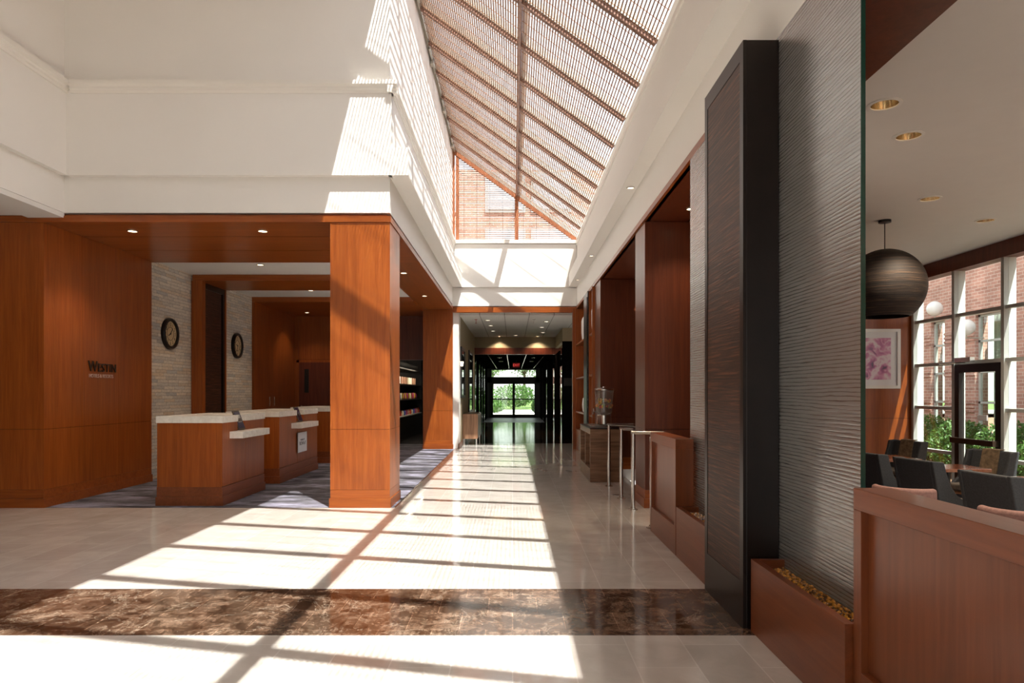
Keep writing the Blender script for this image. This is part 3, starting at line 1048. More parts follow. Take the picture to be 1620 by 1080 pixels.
# handrails at the steps
def rail(y, lab, first):
    if first is None:
        e = thing('handrail', lab, 'handrail', (1.39, y, 0), group='stainless step handrails')
        MB().tube([(0, 0, 0), (0, 0, 0.885)], 0.0225, 16).build('post', 'steel', e, smooth=True)
        MB().tube([(-0.0225, 0, 0.89), (0.35, 0, 0.885)], 0.0225, 16).tube([(0.34, 0, 0.885), (0.50, 0, 0.83), (0.95, 0, 0.60)], 0.0225, 16).build('grab_bar', 'steel', e, smooth=True)
        MB().lathe([(0.055, 0), (0.055, 0.008), (0.03, 0.014), (0.03, 0.03), (0.0, 0.03)], seg=24).build('floor_flange', 'steel', e, smooth=True)
        MB().tube([(0.85, 0, -0.30), (0.85, 0, 0.64)], 0.0225, 16).build('post', 'steel', e, smooth=True)
        return e
    e = copy_tree(first)
    e.location = (1.39, y, 0)
    e['label'] = lab
    return e


r0 = rail(9.85, 'farthest stainless handrail, nearest the drink dispenser', None)
rail(8.73, 'middle stainless handrail, between the other tall posts', r0)
rail(7.88, 'near stainless handrail standing in front of the cherry pier', r0)
rail(6.81, 'stainless handrail tight against the far end of the small half wall', r0)
tag(MB().lathe([(0.05, 0), (0.05, 0.006), (0.02, 0.010), (0.0, 0.010)], seg=24).build('floor_cap', 'steel', loc=(1.36, 9.0, 0.0)), 'round flat steel cap set in the tiles beside the handrails', 'floor cap')

# ------------------------------------------------------------ console with drink dispenser
e = thing('console_table', 'box-shaped walnut console with an open cubby under the drink dispenser', 'console', (1.17, 10.3, 0))
MB().box(0, 0.46, 0, 0.035, 0.0, 0.80).box(0, 0.46, 1.465, 1.5, 0, 0.80).box(0, 0.46, 0.035, 1.465, 0.72, 0.80).box(0, 0.46, 0.035, 1.465, 0.0, 0.2).box(0.42, 0.46, 0.035, 1.465, 0.2, 0.72).box(0.0, 0.42, 0.70, 0.74, 0.2, 0.72).build('carcass', 'walnut', e, bevel=0.002)
MB().box(-0.005, 0.47, -0.005, 1.505, 0.80, 0.815).build('glass_top', 'espresso', e)
tag(MB().box(0, 0.30, 0, 0.62, 0, 0.012).box(0, 0.30, 0, 0.01, 0.012, 0.022).box(0, 0.01, 0, 0.62, 0.012, 0.022).box(0.29, 0.30, 0, 0.62, 0.012, 0.022).box(0, 0.3, 0.61, 0.62, 0.012, 0.022).build('drip_tray', 'steel', loc=(1.22, 10.6, 0.8155)), 'flat steel tray under the drink dispenser', 'tray')
dsp = thing('drink_dispenser', 'clear drink dispenser of fruit-infused water on a steel base', 'drink dispenser', (1.475, 11.0, 0.838))
MB().lathe([(0.10, 0), (0.115, 0.01), (0.115, 0.15), (0.10, 0.165), (0.0, 0.165)], seg=32).build('base', 'steel', dsp, smooth=True)
MB().lathe([(0.095, 0.166), (0.125, 0.185), (0.135, 0.35), (0.150, 0.54), (0.150, 0.55), (0.146, 0.55), (0.131, 0.35), (0.121, 0.19), (0.0, 0.172)], seg=32).build('tank', 'jar', dsp, smooth=True)
MB().lathe([(0.155, 0.55), (0.155, 0.57), (0.10, 0.59), (0.03, 0.595), (0.02, 0.61), (0.0, 0.61)], seg=32).build('lid', 'steel', dsp, smooth=True)
MB().tube([(-0.12, -0.02, 0.21), (-0.18, -0.03, 0.21), (-0.18, -0.03, 0.17)], 0.012, 10).box(-0.185, -0.165, -0.04, -0.02, 0.21, 0.26).build('tap', 'steel', dsp, smooth=True)
M['water'] = thinglass('dispenser_water', (0.90, 0.87, 0.84), 1.33, 0.0, 0.05)
MB().lathe([(0.0, 0.20), (0.118, 0.20), (0.129, 0.35), (0.133, 0.40), (0.0, 0.40)], seg=32).build('water', 'water', dsp, smooth=True)
MB().lathe([(0.0, 0.25), (0.035, 0.25), (0.04, 0.52), (0.0, 0.53)], seg=16).build('ice_core', 'jar', dsp, smooth=True)
rr = random.Random(5)
fc = {'fruit_orange': (0.9, 0.33, 0.04), 'fruit_lemon': (0.9, 0.72, 0.12), 'fruit_berry': (0.5, 0.04, 0.04), 'fruit_lime': (0.25, 0.4, 0.06), 'fruit_peach': (0.7, 0.4, 0.2)}
for k, c in fc.items():
    M[k] = plain(k, c, 0.4)
ks = list(fc)
for i in range(34):
    a, r = rr.uniform(0, 2 * pi), rr.uniform(0.088, 0.116)
    z = rr.uniform(0.27, 0.40)
    k = ks[i % 5]
    MB().lathe([(0.0, -0.008), (0.024, -0.006), (0.026, 0), (0.024, 0.006), (0.0, 0.008)], seg=12, axis=rr.choice('XYZ')).build('fruit_slice', k, dsp, loc=(r * cos(a), r * sin(a), z), smooth=True)

# ------------------------------------------------------------ vase shelves past the far pier
def shelf_unit(y0, y1, lab):
    L = y1 - y0
    e = thing('display_shelf', lab, 'shelf', (1.50, y0, 0), group='cherry display shelves')
    MB().box(0.0, 0.62, 0, 0.03, 0, 3.35).box(0, 0.62, L - 0.03, L, 0, 3.35).box(0.60, 0.62, 0.03, L - 0.03, 0, 3.35).build('carcass', 'cherry', e)
    for z in (0.92, 1.70, 2.50):
        MB().box(0.01, 0.60, 0.03, L - 0.03, z - 0.035, z).build('shelf_board', 'cherry_y', e)
    MB().box(0.01, 0.60, 0.03, L - 0.03, 0, 0.5).build('base_cabinet', 'cherry', e)
    return e


shelf_unit(12.87, 13.46, 'near cherry display shelf of white vases right of the corridor')
shelf_unit(14.22, 16.30, 'far cherry display shelf of white vases at the corridor end')
e = thing('black_post', 'narrow glossy black post between the two vase shelves', 'post', (1.48, 13.48, 0))
MB().box(0, 0.3, 0, 0.72, 0, 3.36).build('post_core', 'black', e, bevel=0.003)
MB().box(-0.01, 0, 0.08, 0.64, 0.1, 3.25).build('face_panel', 'espresso', e)

vz = {'tall': [(0.07, 0), (0.10, 0.02), (0.115, 0.16), (0.115, 0.42), (0.10, 0.48), (0.065, 0.53), (0.065, 0.555), (0.05, 0.555), (0.05, 0.5), (0.0, 0.5)],
      'low': [(0.05, 0), (0.085, 0.02), (0.10, 0.16), (0.085, 0.30), (0.05, 0.34), (0.05, 0.36), (0.035, 0.36), (0.0, 0.33)]}
for un, ys_ in (('near', (13.12,)), ('far', (14.62, 15.05))):
    for z, kind, nm in ((2.50, 'tall', 'top'), (0.92, 'low', 'lower')):
        for k, yv in enumerate(ys_):
            o = MB().lathe(vz[kind], seg=28).build('white_vase', 'white', smooth=True, loc=(1.63, yv, z))
            tag(o, '%s white ceramic vase on the %s shelf of the %s display%s' % ('tall' if kind == 'tall' else 'short', nm, un, '' if un == 'near' else (', nearer of the pair' if k == 0 else ', farther of the pair')), 'vase', 'white vases on the display shelves')
    yv = ys_[0]
    m = MB()
    for a in range(14):
        t0 = 2 * pi * a / 14
        for sg in (1, -1):
            m.tube([(0.09 * cos(t0 + sg * q * 0.35), 0.09 * sin(t0 + sg * q * 0.35), 0.015 + q * 0.06) for q in range(5)], 0.010, 5)
    m.lathe([(0.10, 0), (0.10, 0.025), (0.08, 0.025)], seg=24, cap=False).lathe([(0.10, 0.245), (0.10, 0.27), (0.08, 0.27)], seg=24, cap=False)
    tag(m.build('lattice_vase', 'white', loc=(1.63, yv, 1.70)), 'white openwork lattice vase on the middle shelf of the %s display' % un, 'vase', 'white lattice vases')
    tag(MB().lathe([(0.05, 0), (0.10, 0.03), (0.12, 0.09), (0.11, 0.09), (0.0, 0.03)], seg=28).build('white_bowl', 'white', smooth=True, loc=(1.65, yv, 0.5)), 'white bowl at the bottom of the %s display shelf' % un, 'bowl', 'white bowls')

# ------------------------------------------------------------ reception desks
def desk(y0, y1, notch, ledge, lab, seam):
    L = y1 - y0
    n0, n1 = notch[0] - y0, notch[1] - y0
    e = thing('reception_desk', lab, 'desk', (-4.25, y0, 0), group='cherry reception desks')
    w = 0.78
    m = MB()
    m.box(0, w - 0.012, 0, L, 0.22, 0.86)
    m.box(0, w - 0.012, 0, n0, 0.86, 0.988).box(0, w - 0.012, n1, L, 0.86, 0.988).box(0, 0.16, n0, n1, 0.86, 0.988)
    m.box(w - 0.012, w, 0, seam - y0 - 0.003, 0.23, 0.86).box(w - 0.012, w, seam - y0 + 0.003, L, 0.23, 0.86)
    m.box(w - 0.012, w, 0, n0, 0.86, 0.988).box(w - 0.012, w, n1, L, 0.86, 0.988)
    m.build('body', 'cherry', e)
    MB().box(-0.004, w + 0.004, -0.004, L + 0.004, 0.105, 0.222).box(-0.014, w + 0.014, -0.014, L + 0.014, 0, 0.105).build('plinth', 'cherry_rail', e, bevel=0.002)
    MB().box(-0.01, w + 0.01, -0.01, n0, 0.988, 1.07).box(-0.01, w + 0.01, n1, L + 0.01, 0.988, 1.07).box(-0.01, 0.16, n0, n1, 0.988, 1.07).build('stone_top', 'slab', e, bevel=0.002)
    MB().box(0.16, w, n0, n1, 0.861, 0.873).box(w, w + 0.16, ledge[0] - y0, ledge[1] - y0, 0.79, 0.873).build('stone_ledge', 'slab', e, bevel=0.002)
    return e


desk(8.16, 9.53, (8.61, 8.84), (8.37, 9.30), 'nearest cherry reception desk with pale stone top', 8.86)
desk(10.15, 12.12, (10.96, 11.33), (10.70, 11.64), 'middle cherry reception desk carrying the white loyalty sign', 11.0)
desk(13.1, 14.6, (13.7, 14.0), (13.5, 14.3), 'farthest cherry reception desk, half hidden by the big column', 13.9)


def tablet(x, y, lab, paper):
    e = thing('tablet', lab, 'tablet', (x, y, 0.874), group='tablets on the desk ledges')
    # leaning screen: faces the guest (+X), bottom toward the guest
    c = Vector((0.0, 0.0, 0.125))
    u = Vector((-0.35, 0.0, 0.94)).normalized()
    nrm = Vector((0.94, 0.0, 0.35)).normalized()
    MB().obox(c, u * 0.125, Vector((0, 0.10, 0)), nrm * 0.008).build('casing', 'stand', e, bevel=0.002)
    MB().obox(c + nrm * 0.009, u * 0.108, Vector((0, 0.085, 0)), nrm * 0.0015).build('screen', 'screen', e)
    MB().obox(c + nrm * 0.0, Vector((0.0, 0, 0.0)) + u * 0.02, Vector((0, 0.05, 0)), nrm * 0.02).box(-0.11, 0.05, -0.06, 0.06, 0, 0.012).build('stand', 'stand', e)
    if paper:
        MB().obox(c + nrm * 0.012 + u * 0.02, u * 0.05, Vector((0, 0.055, 0.0)), nrm * 0.001).build('label_card', 'greymetal', e)
    return e


tablet(-3.50, 8.72, 'leaning tablet with a grey card on the nearest desk ledge', True)
tablet(-3.50, 11.14, 'leaning violet-screened tablet on the middle desk ledge', False)

e = thing('loyalty_sign', 'white square sign with black lettering on the middle desk front', 'sign', (-3.47, 11.19, 0.385))
MB().box(0.02, 0.028, -0.23, 0.23, 0, 0.32).build('board', 'signwhite', e)
MB().box(0.001, 0.02, -0.15, -0.12, 0.1, 0.2).box(0.001, 0.02, 0.12, 0.15, 0.1, 0.2).build('mount', 'steel', e)
text_mesh('small_lettering', 'MARRIOTT', 0.042, 0.0008, 'ink', e, (0.0285, 0.0, 0.185), ROTX, space=1.1)
text_mesh('large_lettering', 'BONVoY', 0.085, 0.0008, 'ink', e, (0.0285, 0.0, 0.115), ROTX)

# hotel name on the cherry wall
e = thing('hotel_sign', 'raised hotel name lettering on the left cherry wall panel', 'sign', (-5.5, 8.86, 1.52))
text_mesh('big_letter', 'W', 0.20, 0.007, 'bronze', e, (0.012, -0.03, 0.11), ROTX, align='LEFT', width=0.195)
text_mesh('name_letters', 'ESTIN', 0.158, 0.007, 'bronze', e, (0.012, 0.170, 0.11), ROTX, align='LEFT', space=1.08, width=0.40)
text_mesh('tagline_letters', 'HOTELS & RESORTS', 0.066, 0.003, 'pinkmetal', e, (0.008, -0.01, 0.03), ROTX, align='LEFT', width=0.53)

# ------------------------------------------------------------ wall clocks
def clock(y, z, hh, mm, lab):
    e = thing('wall_clock', lab, 'clock', (-5.6, y, z), group='round wall clocks')
    MB().lathe([(0.255, 0.0), (0.257, 0.03), (0.245, 0.055), (0.215, 0.06), (0.200, 0.045), (0.200, 0.02)], axis='X', seg=48, cap=False).build('rim', 'espresso', e, smooth=True)
    MB().lathe([(0.201, 0.018), (0.201, 0.024), (0.0, 0.024)], axis='X', seg=48).build('clock_face', 'face', e)
    MB().lathe([(0.112, 0.0242), (0.112, 0.027), (0.104, 0.027), (0.104, 0.0242)], axis='X', seg=48, cap=False).build('inner_ring', 'ink', e)
    for n in range(1, 13):
        a = n * pi / 6
        r = 0.155
        text_mesh('numeral', str(n), 0.085, 0.001, 'ink', e, (0.026, r * sin(a), r * cos(a) - 0.03), ROTX, sx=0.8)
    for (nm, a, L, w) in (('hour_hand', (hh + mm / 60) * pi / 6, 0.085, 0.007), ('minute_hand', mm * pi / 30, 0.125, 0.005)):
        dv = Vector((0, sin(a), cos(a)))
        pv = Vector((0, cos(a), -sin(a)))
        MB().obox(dv * (L / 2 - 0.01) + Vector((0.031, 0, 0)), dv * L / 2, pv * w, Vector((0.002, 0, 0))).build(nm, 'ink', e)
    MB().lathe([(0.014, 0.028), (0.014, 0.035), (0, 0.035)], axis='X', seg=16).build('hub', 'ink', e)


clock(11.12, 2.31, 8, 6, 'round black-rimmed wall clock on the nearer stretch of stone wall')
clock(13.83, 2.30, 9, 32, 'round black-rimmed wall clock on the farther stretch of stone wall')

# ------------------------------------------------------------ recessed lights
def downlight(x, y, z, r, lab, group, lens='lamp', power=0, spot=110):
    e = thing('recessed_light', lab, 'ceiling light', (x, y, z), group=group)
    MB().lathe([(r, -0.001), (r, -0.006), (r * 0.80, -0.010), (r * 0.78, -0.002)], seg=28, cap=False).build('trim_ring', 'steel', e, smooth=True)
    MB().lathe([(r * 0.77, -0.001), (r * 0.77, -0.004), (0.0, -0.004)], seg=24).build('lens', lens, e)
    if power:
        ld = bpy.data.lights.new('lamp', 'SPOT')
        ld.energy = power
        ld.spot_size = radians(spot)
        ld.spot_blend = 0.6
        ld.shadow_soft_size = 0.04
        ld.color = (1.0, 0.8, 0.58)
        lo_ = bpy.data.objects.new('lamp', ld)
        lo_.location = (0, 0, -0.02)
        lo_.parent = e
        COL.objects.link(lo_)
    return e


G1 = 'recessed lights over the reception desks'
downlight(-4.70, 8.44, 3.35, 0.065, 'left recessed light in the cherry soffit above the nearest desk', G1, power=45)
downlight(-3.09, 8.44, 3.35, 0.065, 'right recessed light in the cherry soffit left of the big column', G1, power=45)
downlight(-4.05, 10.96, 3.405, 0.06, 'recessed light in the first white ceiling strip', G1, power=60)
downlight(-4.05, 13.7, 3.405, 0.06, 'recessed light in the second white ceiling strip', G1, power=60)
downlight(-5.0, 16.6, 3.30, 0.06, 'recessed light in the dark wood ceiling by the back door', G1, power=20)
downlight(-5.45, 8.25, 3.352, 0.0601, 'recessed light tight above the left cherry wall corner', G1, power=0) if False else None
G2 = 'recessed lights in the corridor side soffit'
downlight(-1.82, 11.4, 3.35, 0.06, 'nearer recessed light in the wood soffit left of the corridor', G2, power=12)
downlight(-1.82, 14.1, 3.35, 0.06, 'farther recessed light in the wood soffit left of the corridor', G2, power=12)
G3 = 'small lights under the white ledge'
downlight(1.455, 8.42, 3.88, 0.05, 'small round light under the white ledge, nearer one', G3, 'lamp_soft')
downlight(1.455, 12.6, 3.88, 0.05, 'small round light under the white ledge, farther one', G3, 'lamp_soft')
downlight(1.455, 15.3, 3.88, 0.05, 'small round light under the white ledge, farthest one', G3, 'lamp_soft')
downlight(1.95, 7.45, 3.36, 0.06, 'recessed light in the wood soffit in front of the near pier', G3, power=30)

# ------------------------------------------------------------ pantry shelves
e = thing('snack_shelving', 'black lit shelving of snacks behind the far column', 'shelving', (-3.06, 17.7, 0))
MB().box(-0.5, -0.45, 0, 5.2, 0, 3.0).box(-0.45, 0.0, 0.0, 0.02, 0, 2.6).box(-0.45, 0.0, 5.18, 5.2, 0, 2.6).build('carcass', 'black', e)
MB().box(-0.45, 0.0, 0.02, 5.18, 0, 0.66).build('base_cabinet', 'black', e, bevel=0.003)
for z in (0.70, 1.16, 1.60, 2.05):
    MB().box(-0.45, 0.01, 0.02, 5.18, z - 0.03, z).build('shelf_board', 'espresso' if z > 0.8 else 'slab', e)
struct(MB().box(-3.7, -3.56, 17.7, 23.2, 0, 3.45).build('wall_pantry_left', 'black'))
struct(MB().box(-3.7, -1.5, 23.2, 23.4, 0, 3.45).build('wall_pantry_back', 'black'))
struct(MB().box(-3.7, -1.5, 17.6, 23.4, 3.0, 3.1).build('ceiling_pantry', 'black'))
pal = [(0.75, 0.5, 0.05), (0.6, 0.08, 0.05), (0.08, 0.12, 0.45), (0.75, 0.35, 0.05), (0.7, 0.65, 0.5), (0.45, 0.07, 0.2), (0.55, 0.3, 0.2)]
for i, c in enumerate(pal):
    M['pack%d' % i] = plain('snack_wrap_' + 'abcdefg'[i], c, 0.35)


def bag_mesh():
    m = MB()
    n = 6
    gr = []
    for i in range(n + 1):
        row = []
        for j in range(n + 1):
            u, v = i / n * 2 - 1, j / n * 2 - 1
            t = 0.028 * (1 - u * u) * (1 - v ** 4)
            row.append((m.bm.verts.new((t, u * 0.07, 0.09 + v * 0.09)), m.bm.verts.new((-t, u * 0.07, 0.09 + v * 0.09)) if abs(t) > 1e-6 else None))
        gr.append(row)
    for i in range(n):
        for j in range(n):
            for s_ in (0, 1):
                vs = [gr[i][j], gr[i + 1][j], gr[i + 1][j + 1], gr[i][j + 1]]
                f = [q[s_] or q[0] for q in vs]
                try:
                    m.bm.faces.new(f if s_ == 0 else f[::-1])
                except ValueError:
                    pass
    return m


rr = random.Random(11)
protos = {}
for k in range(30):
    ci = rr.randrange(7)
    if ci not in protos:
        o = bag_mesh().build('snack_bag', 'pack%d' % ci, smooth=True)
        protos[ci] = o
    else:
        o = protos[ci].copy()
        COL.objects.link(o)
    o.location = (-3.12 - 0.09 * (k % 2), 17.95 + (k // 2) * 0.29 + rr.uniform(-.03, .03), 1.163)
    o.rotation_euler = (rr.uniform(-.2, .2), rr.uniform(-.2, 0), rr.uniform(-.4, .4))
    tag(o, '%s snack bag in the piled row on the lit middle shelf' % ['yellow', 'red', 'blue', 'orange', 'cream', 'crimson', 'tan'][ci], 'snack bag', 'snack bags on the middle shelf')
jp = {}
for k in range(14):
    ci = (2, 5, 6, 1, 4)[k % 5]
    if ci not in jp:
        o = MB().lathe([(0.05, 0), (0.055, 0.01), (0.055, 0.10), (0.04, 0.12), (0.042, 0.15), (0, 0.15)], seg=16).build('snack_jar', 'pack%d' % ci, smooth=True)
        jp[ci] = o
    else:
        o = jp[ci].copy()
        COL.objects.link(o)
    o.location = (-3.14, 17.9 + k * 0.36, 0.701)
    tag(o, 'small %s jar standing in the row on the pale lowest snack shelf' % {2: 'blue', 5: 'crimson', 6: 'tan', 1: 'red', 4: 'cream'}[ci], 'jar', 'jars on the lowest snack shelf')
for k in range(10):
    c = 'white' if k < 3 else ('stockyellow' if k in (6, 7) else 'pack6')
    o = MB().box(-0.08, 0.0, -0.09, 0.09, 0, 0.2).build('snack_box', c, loc=(-3.1, 17.95 + k * 0.42, 1.601))
    lab = {'white': 'white box on the upper snack shelf at its near end', 'stockyellow': 'bright yellow box on the upper snack shelf', 'pack6': 'brown box on the upper snack shelf'}[c]
    tag(o, lab, 'box', '%s boxes on the upper snack shelf' % {'white': 'white', 'stockyellow': 'yellow', 'pack6': 'brown'}[c])
gl0 = None
for k in range(16):
    if gl0 is None:
        gl0 = MB().lathe([(0.035, 0), (0.035, 0.004), (0.005, 0.01), (0.005, 0.07), (0.03, 0.10), (0.035, 0.15), (0.028, 0.17), (0.026, 0.17), (0.0, 0.09)], seg=14).build('wine_glass', 'jar', smooth=True)
        o = gl0
    else:
        o = gl0.copy()
        COL.objects.link(o)
    o.location = (-3.14, 17.9 + k * 0.3, 2.051)
    tag(o, 'clear stemmed glass in the row on the top snack shelf', 'glass', 'stemmed glasses on the top shelf')
for (y, z, pw) in ((19.0, 2.0, 8), (21.0, 2.0, 8), (18.6, 2.95, 15)):
    ld = bpy.data.lights.new('shelf_lamp', 'AREA')
    ld.shape = 'RECTANGLE'
    ld.size = 0.1
    ld.size_y = 1.6
    ld.energy = pw
    ld.color = (1, 0.85, 0.65)
    o = bpy.data.objects.new('shelf_lamp', ld)
    o.location = (-2.85, y, z)
    o.rotation_euler = (0, radians(35), 0)
    COL.objects.link(o)

# ------------------------------------------------------------ hallway beyond the corridor
struct(MB().box(-1.55, -1.30, 17.0, 23.3, 0, 3.3).build('wall_hall_left', 'olive'))
struct(MB().box(XL, -1.30, 16.5, 17.0, 0, 3.28).build('wall_hall_corner', 'paint'))
struct(MB().box(-1.5, 2.4, YB + 0.36, 23.3, 3.25, 3.32).build('ceiling_hall', 'ctile'))
struct(MB().box(-1.55, 2.4, 23.3, 23.5, 2.88, 3.3).build('wall_hall_soffit', 'olive'))
struct(MB().box(-1.55, 2.4, 23.28, 23.5, 2.66, 2.879).build('trim_25', 'mahogany'))
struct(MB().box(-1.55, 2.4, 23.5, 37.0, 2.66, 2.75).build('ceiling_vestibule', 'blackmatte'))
for x in (-0.86, -0.2, 0.46, 1.1):
    struct(MB().box(x, x + 0.02, 23.52, 36.8, 2.652, 2.659).build('trim_%d' % (26 + int((x + .86) / .65)), 'steel'))
struct(MB().box(1.46, 2.4, 20.0, 20.1, 0, 2.86).build('wall_hall_right', 'blackmatte'))
struct(MB().box(1.46, 2.4, 20.0, 20.1, 2.861, 3.25).box(1.46, 1.56, 20.1, 23.3, 2.861, 3.25).build('wall_hall_right_upper', 'olive'))
struct(MB().box(2.3, 2.4, 16.8, 20.0, 0, 3.25).build('wall_hall_side', 'olive'))
struct(MB().box(-1.32, -1.29, 16.5, 23.3, 0, 0.12).build('baseboard_left', 'cherry_y'))
tag(MB().box(1.50, 1.90, 19.985, 19.999, 1.57, 1.78).box(1.50, 1.90, 19.97, 19.999, 1.55, 1.575).build('wall_plaque', 'darkmetal'), 'dark plaque with steel lip on the black hall panel', 'plaque')

# dark panel and glass side walls of the vestibule
def side(x, sgn, ys, name):
    m = MB()
    for a, b_ in ys:
        m.box(min(x, x + sgn * 0.02), max(x, x + sgn * 0.02), a, b_, 0.0, 2.66)
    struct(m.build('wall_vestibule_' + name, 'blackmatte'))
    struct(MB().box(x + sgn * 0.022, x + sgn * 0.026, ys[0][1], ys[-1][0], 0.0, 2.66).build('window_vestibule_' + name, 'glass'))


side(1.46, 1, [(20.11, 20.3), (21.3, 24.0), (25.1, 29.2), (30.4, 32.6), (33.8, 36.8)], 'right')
side(-1.35, -1, [(23.5, 24.6), (25.6, 27.5), (28.6, 29.9), (31.0, 32.2), (33.4, 36.8)], 'left')

# entrance doors and transom
m = MB()
Yd = 36.9
m.box(-1.5, 1.9, Yd, Yd + 0.1, 2.58, 2.75).box(-1.5, 1.9, Yd, Yd + 0.1, 1.90, 2.20)
m.box(-1.5, -1.13, Yd, Yd + 0.1, 0, 2.6).box(1.25, 1.9, Yd, Yd + 0.1, 0, 2.6)
struct(m.build('trim_31', 'darkmetal'))
struct(MB().box(-1.13, 1.25, Yd + 0.04, Yd + 0.045, 2.2, 2.58).build('window_transom', 'glass'))
for i, (a, b_) in enumerate(((-1.13, 0.06), (0.06, 1.25))):
    dm = MB().box(a, a + 0.07, Yd + 0.02, Yd + 0.07, 0.0, 1.9).box(b_ - 0.07, b_, Yd + 0.02, Yd + 0.07, 0, 1.9).box(a, b_, Yd + 0.02, Yd + 0.07, 1.82, 1.9).box(a, b_, Yd + 0.02, Yd + 0.07, 0, 0.18)
    d = struct(dm.build('door_%d' % (i + 2), 'darkmetal'))
    MB().box(a + 0.07, b_ - 0.07, Yd + 0.04, Yd + 0.045, 0.18, 1.82).build('door_glass', 'glass', d)
    MB().box(a + 0.05, b_ - 0.05, Yd - 0.03, Yd, 0.97, 1.03).box(a + 0.05, a + 0.09, Yd - 0.01, Yd + 0.02, 0.97, 1.03).box(b_ - 0.09, b_ - 0.05, Yd - 0.01, Yd + 0.02, 0.97, 1.03).build('push_bar', 'darkmetal', d)

e = thing('exit_sign', 'red EXIT sign hanging in front of the entrance doors', 'sign', (0.15, 27.5, 2.40))
MB().box(-0.14, 0.14, -0.02, 0.02, -0.04, 0.16).build('housing', 'red', e)
MB().tube([(0, 0, 0.16), (0, 0, 0.258)], 0.012, 8).build('stem', 'darkmetal', e)
text_mesh('exit_letters', 'EXIT', 0.15, 0.002, 'exit', e, (0, -0.023, 0.01), ROTF, sx=0.9)

for i, (x, y) in enumerate(((-0.65, 17.9), (-0.62, 19.3), (-0.6, 21.0), (0.9, 18.2), (0.85, 19.8), (0.95, 21.5), (0.1, 22.6))):
    downlight(x, y, 3.25, 0.09, 'round light in the white tiled hall ceiling, %s row, %s' % ('left' if x < 0 else 'right', {17.9: 'nearest', 18.2: 'nearest', 19.3: 'second', 19.8: 'second', 21.0: 'farthest', 21.5: 'farthest', 22.6: 'by the olive soffit'}[y]), 'lights in the white hall ceiling', 'lamp_soft', power=0)
for x in (-0.45, 0.85):
    e = downlight(x, 23.05, 3.249, 0.06, 'wall-washing light casting a glow on the olive hall soffit, %s one' % ('left' if x < 0 else 'right'), 'wall-washing hall lights', 'lamp', power=45, spot=120)
for i, (x, y) in enumerate(((-0.5, 25.5), (-0.5, 28.5), (0.8, 25.5), (0.8, 28.5))):
    downlight(x, y, 2.659, 0.09, '%s %s round light in the dark vestibule ceiling' % ('near' if y < 27 else 'far', 'left' if x < 0 else 'right'), 'lights in the dark vestibule ceiling', 'lamp_soft')
for i, (x, y, nm) in enumerate(((-0.95, 17.7, 'left'), (0.55, 17.7, 'right'))):
    e = thing('sprinkler', '%s sprinkler head hanging from the hall ceiling' % nm, 'sprinkler', (x, y, 3.25), group='sprinkler heads')
    MB().lathe([(0.04, 0), (0.04, -0.01), (0.008, -0.015), (0.008, -0.09), (0.03, -0.10), (0.03, -0.105), (0, -0.105)], seg=14).build('sprinkler_head', 'red' if i == 0 else 'steel', e)

# framed glass pictures and sconce on the hall wall
def picture(y0, y1, z0, z1, lab):
    e = thing('framed_picture', lab, 'picture', (-1.30, y0, z0), group='dark framed pictures in the hall')
    L, hh = y1 - y0, z1 - z0
    MB().box(0, 0.04, 0, 0.07, 0, hh).box(0, 0.04, L - 0.07, L, 0, hh).box(0, 0.04, 0.07, L - 0.07, 0, 0.07).box(0, 0.04, 0.07, L - 0.07, hh - 0.07, hh).build('frame', 'darkmetal', e)
    MB().box(0.005, 0.02, 0.07, L - 0.07, 0.07, hh - 0.07).build('glazing', M['mirror'], e)
    return e


M['mirror'] = plain('dark_reflective_glazing', (0.05, 0.05, 0.045), 0.04, 0.0, Specular_IOR_Level=1.0, IOR=2.2)
picture(16.95, 18.2, 1.22, 2.50, 'nearer dark framed picture on the olive hall wall')
picture(20.0, 21.8, 0.75, 2.60, 'farther tall dark framed picture on the olive hall wall')
e = thing('wall_sconce', 'small cream sconce on the pale hall corner', 'sconce', (-1.30, 16.72, 2.05))
MB().box(0, 0.02, -0.03, 0.03, -0.05, 0.05).build('back_plate', 'steel', e)
MB().lathe([(0.03, -0.05), (0.045, 0.06), (0.04, 0.06), (0.0, -0.04)], c=(0.055, 0, 0), seg=16).build('shade', 'lamp_soft', e)

# floating walnut cabinet
e = thing('hall_cabinet', 'walnut cabinet on slim legs against the left hall wall', 'cabinet', (-1.29, 17.6, 0))
MB().box(0, 0.38, 0, 1.8, 0.16, 0.80).build('body', 'walnut_z', e, bevel=0.002)
for k in range(3):
    MB().box(0.38, 0.395, 0.02 + k * 0.6, 0.58 + k * 0.6, 0.18, 0.78).build('door', 'walnut_z', e)
for (x, y) in ((0.02, 0.05), (0.34, 0.05), (0.02, 1.72), (0.34, 1.72)):
    MB().box(x, x + 0.03, y, y + 0.03, 0, 0.16).build('leg', 'steel', e)

# ------------------------------------------------------------ restaurant
def holed_plane(name, x0, x1, y0, y1, z, holes, mat):
    outer = [Vector((x0, y0, 0)), Vector((x1, y0, 0)), Vector((x1, y1, 0)), Vector((x0, y1, 0))]
    polys = [outer]
    for (cx, cy, r) in holes:
        polys.append([Vector((cx + r * cos(-2 * pi * i / 28), cy + r * sin(-2 * pi * i / 28), 0)) for i in range(28)])
    allv = [v for p in polys for v in p]
    tris = tessellate_polygon(polys)
    me = bpy.data.meshes.new(name)
    me.from_pydata([(v.x, v.y, z) for v in allv], [], [tuple(t) for t in tris])
    me.materials.append(M[mat])
    o = bpy.data.objects.new(name, me)
    COL.objects.link(o)
    return struct(o)


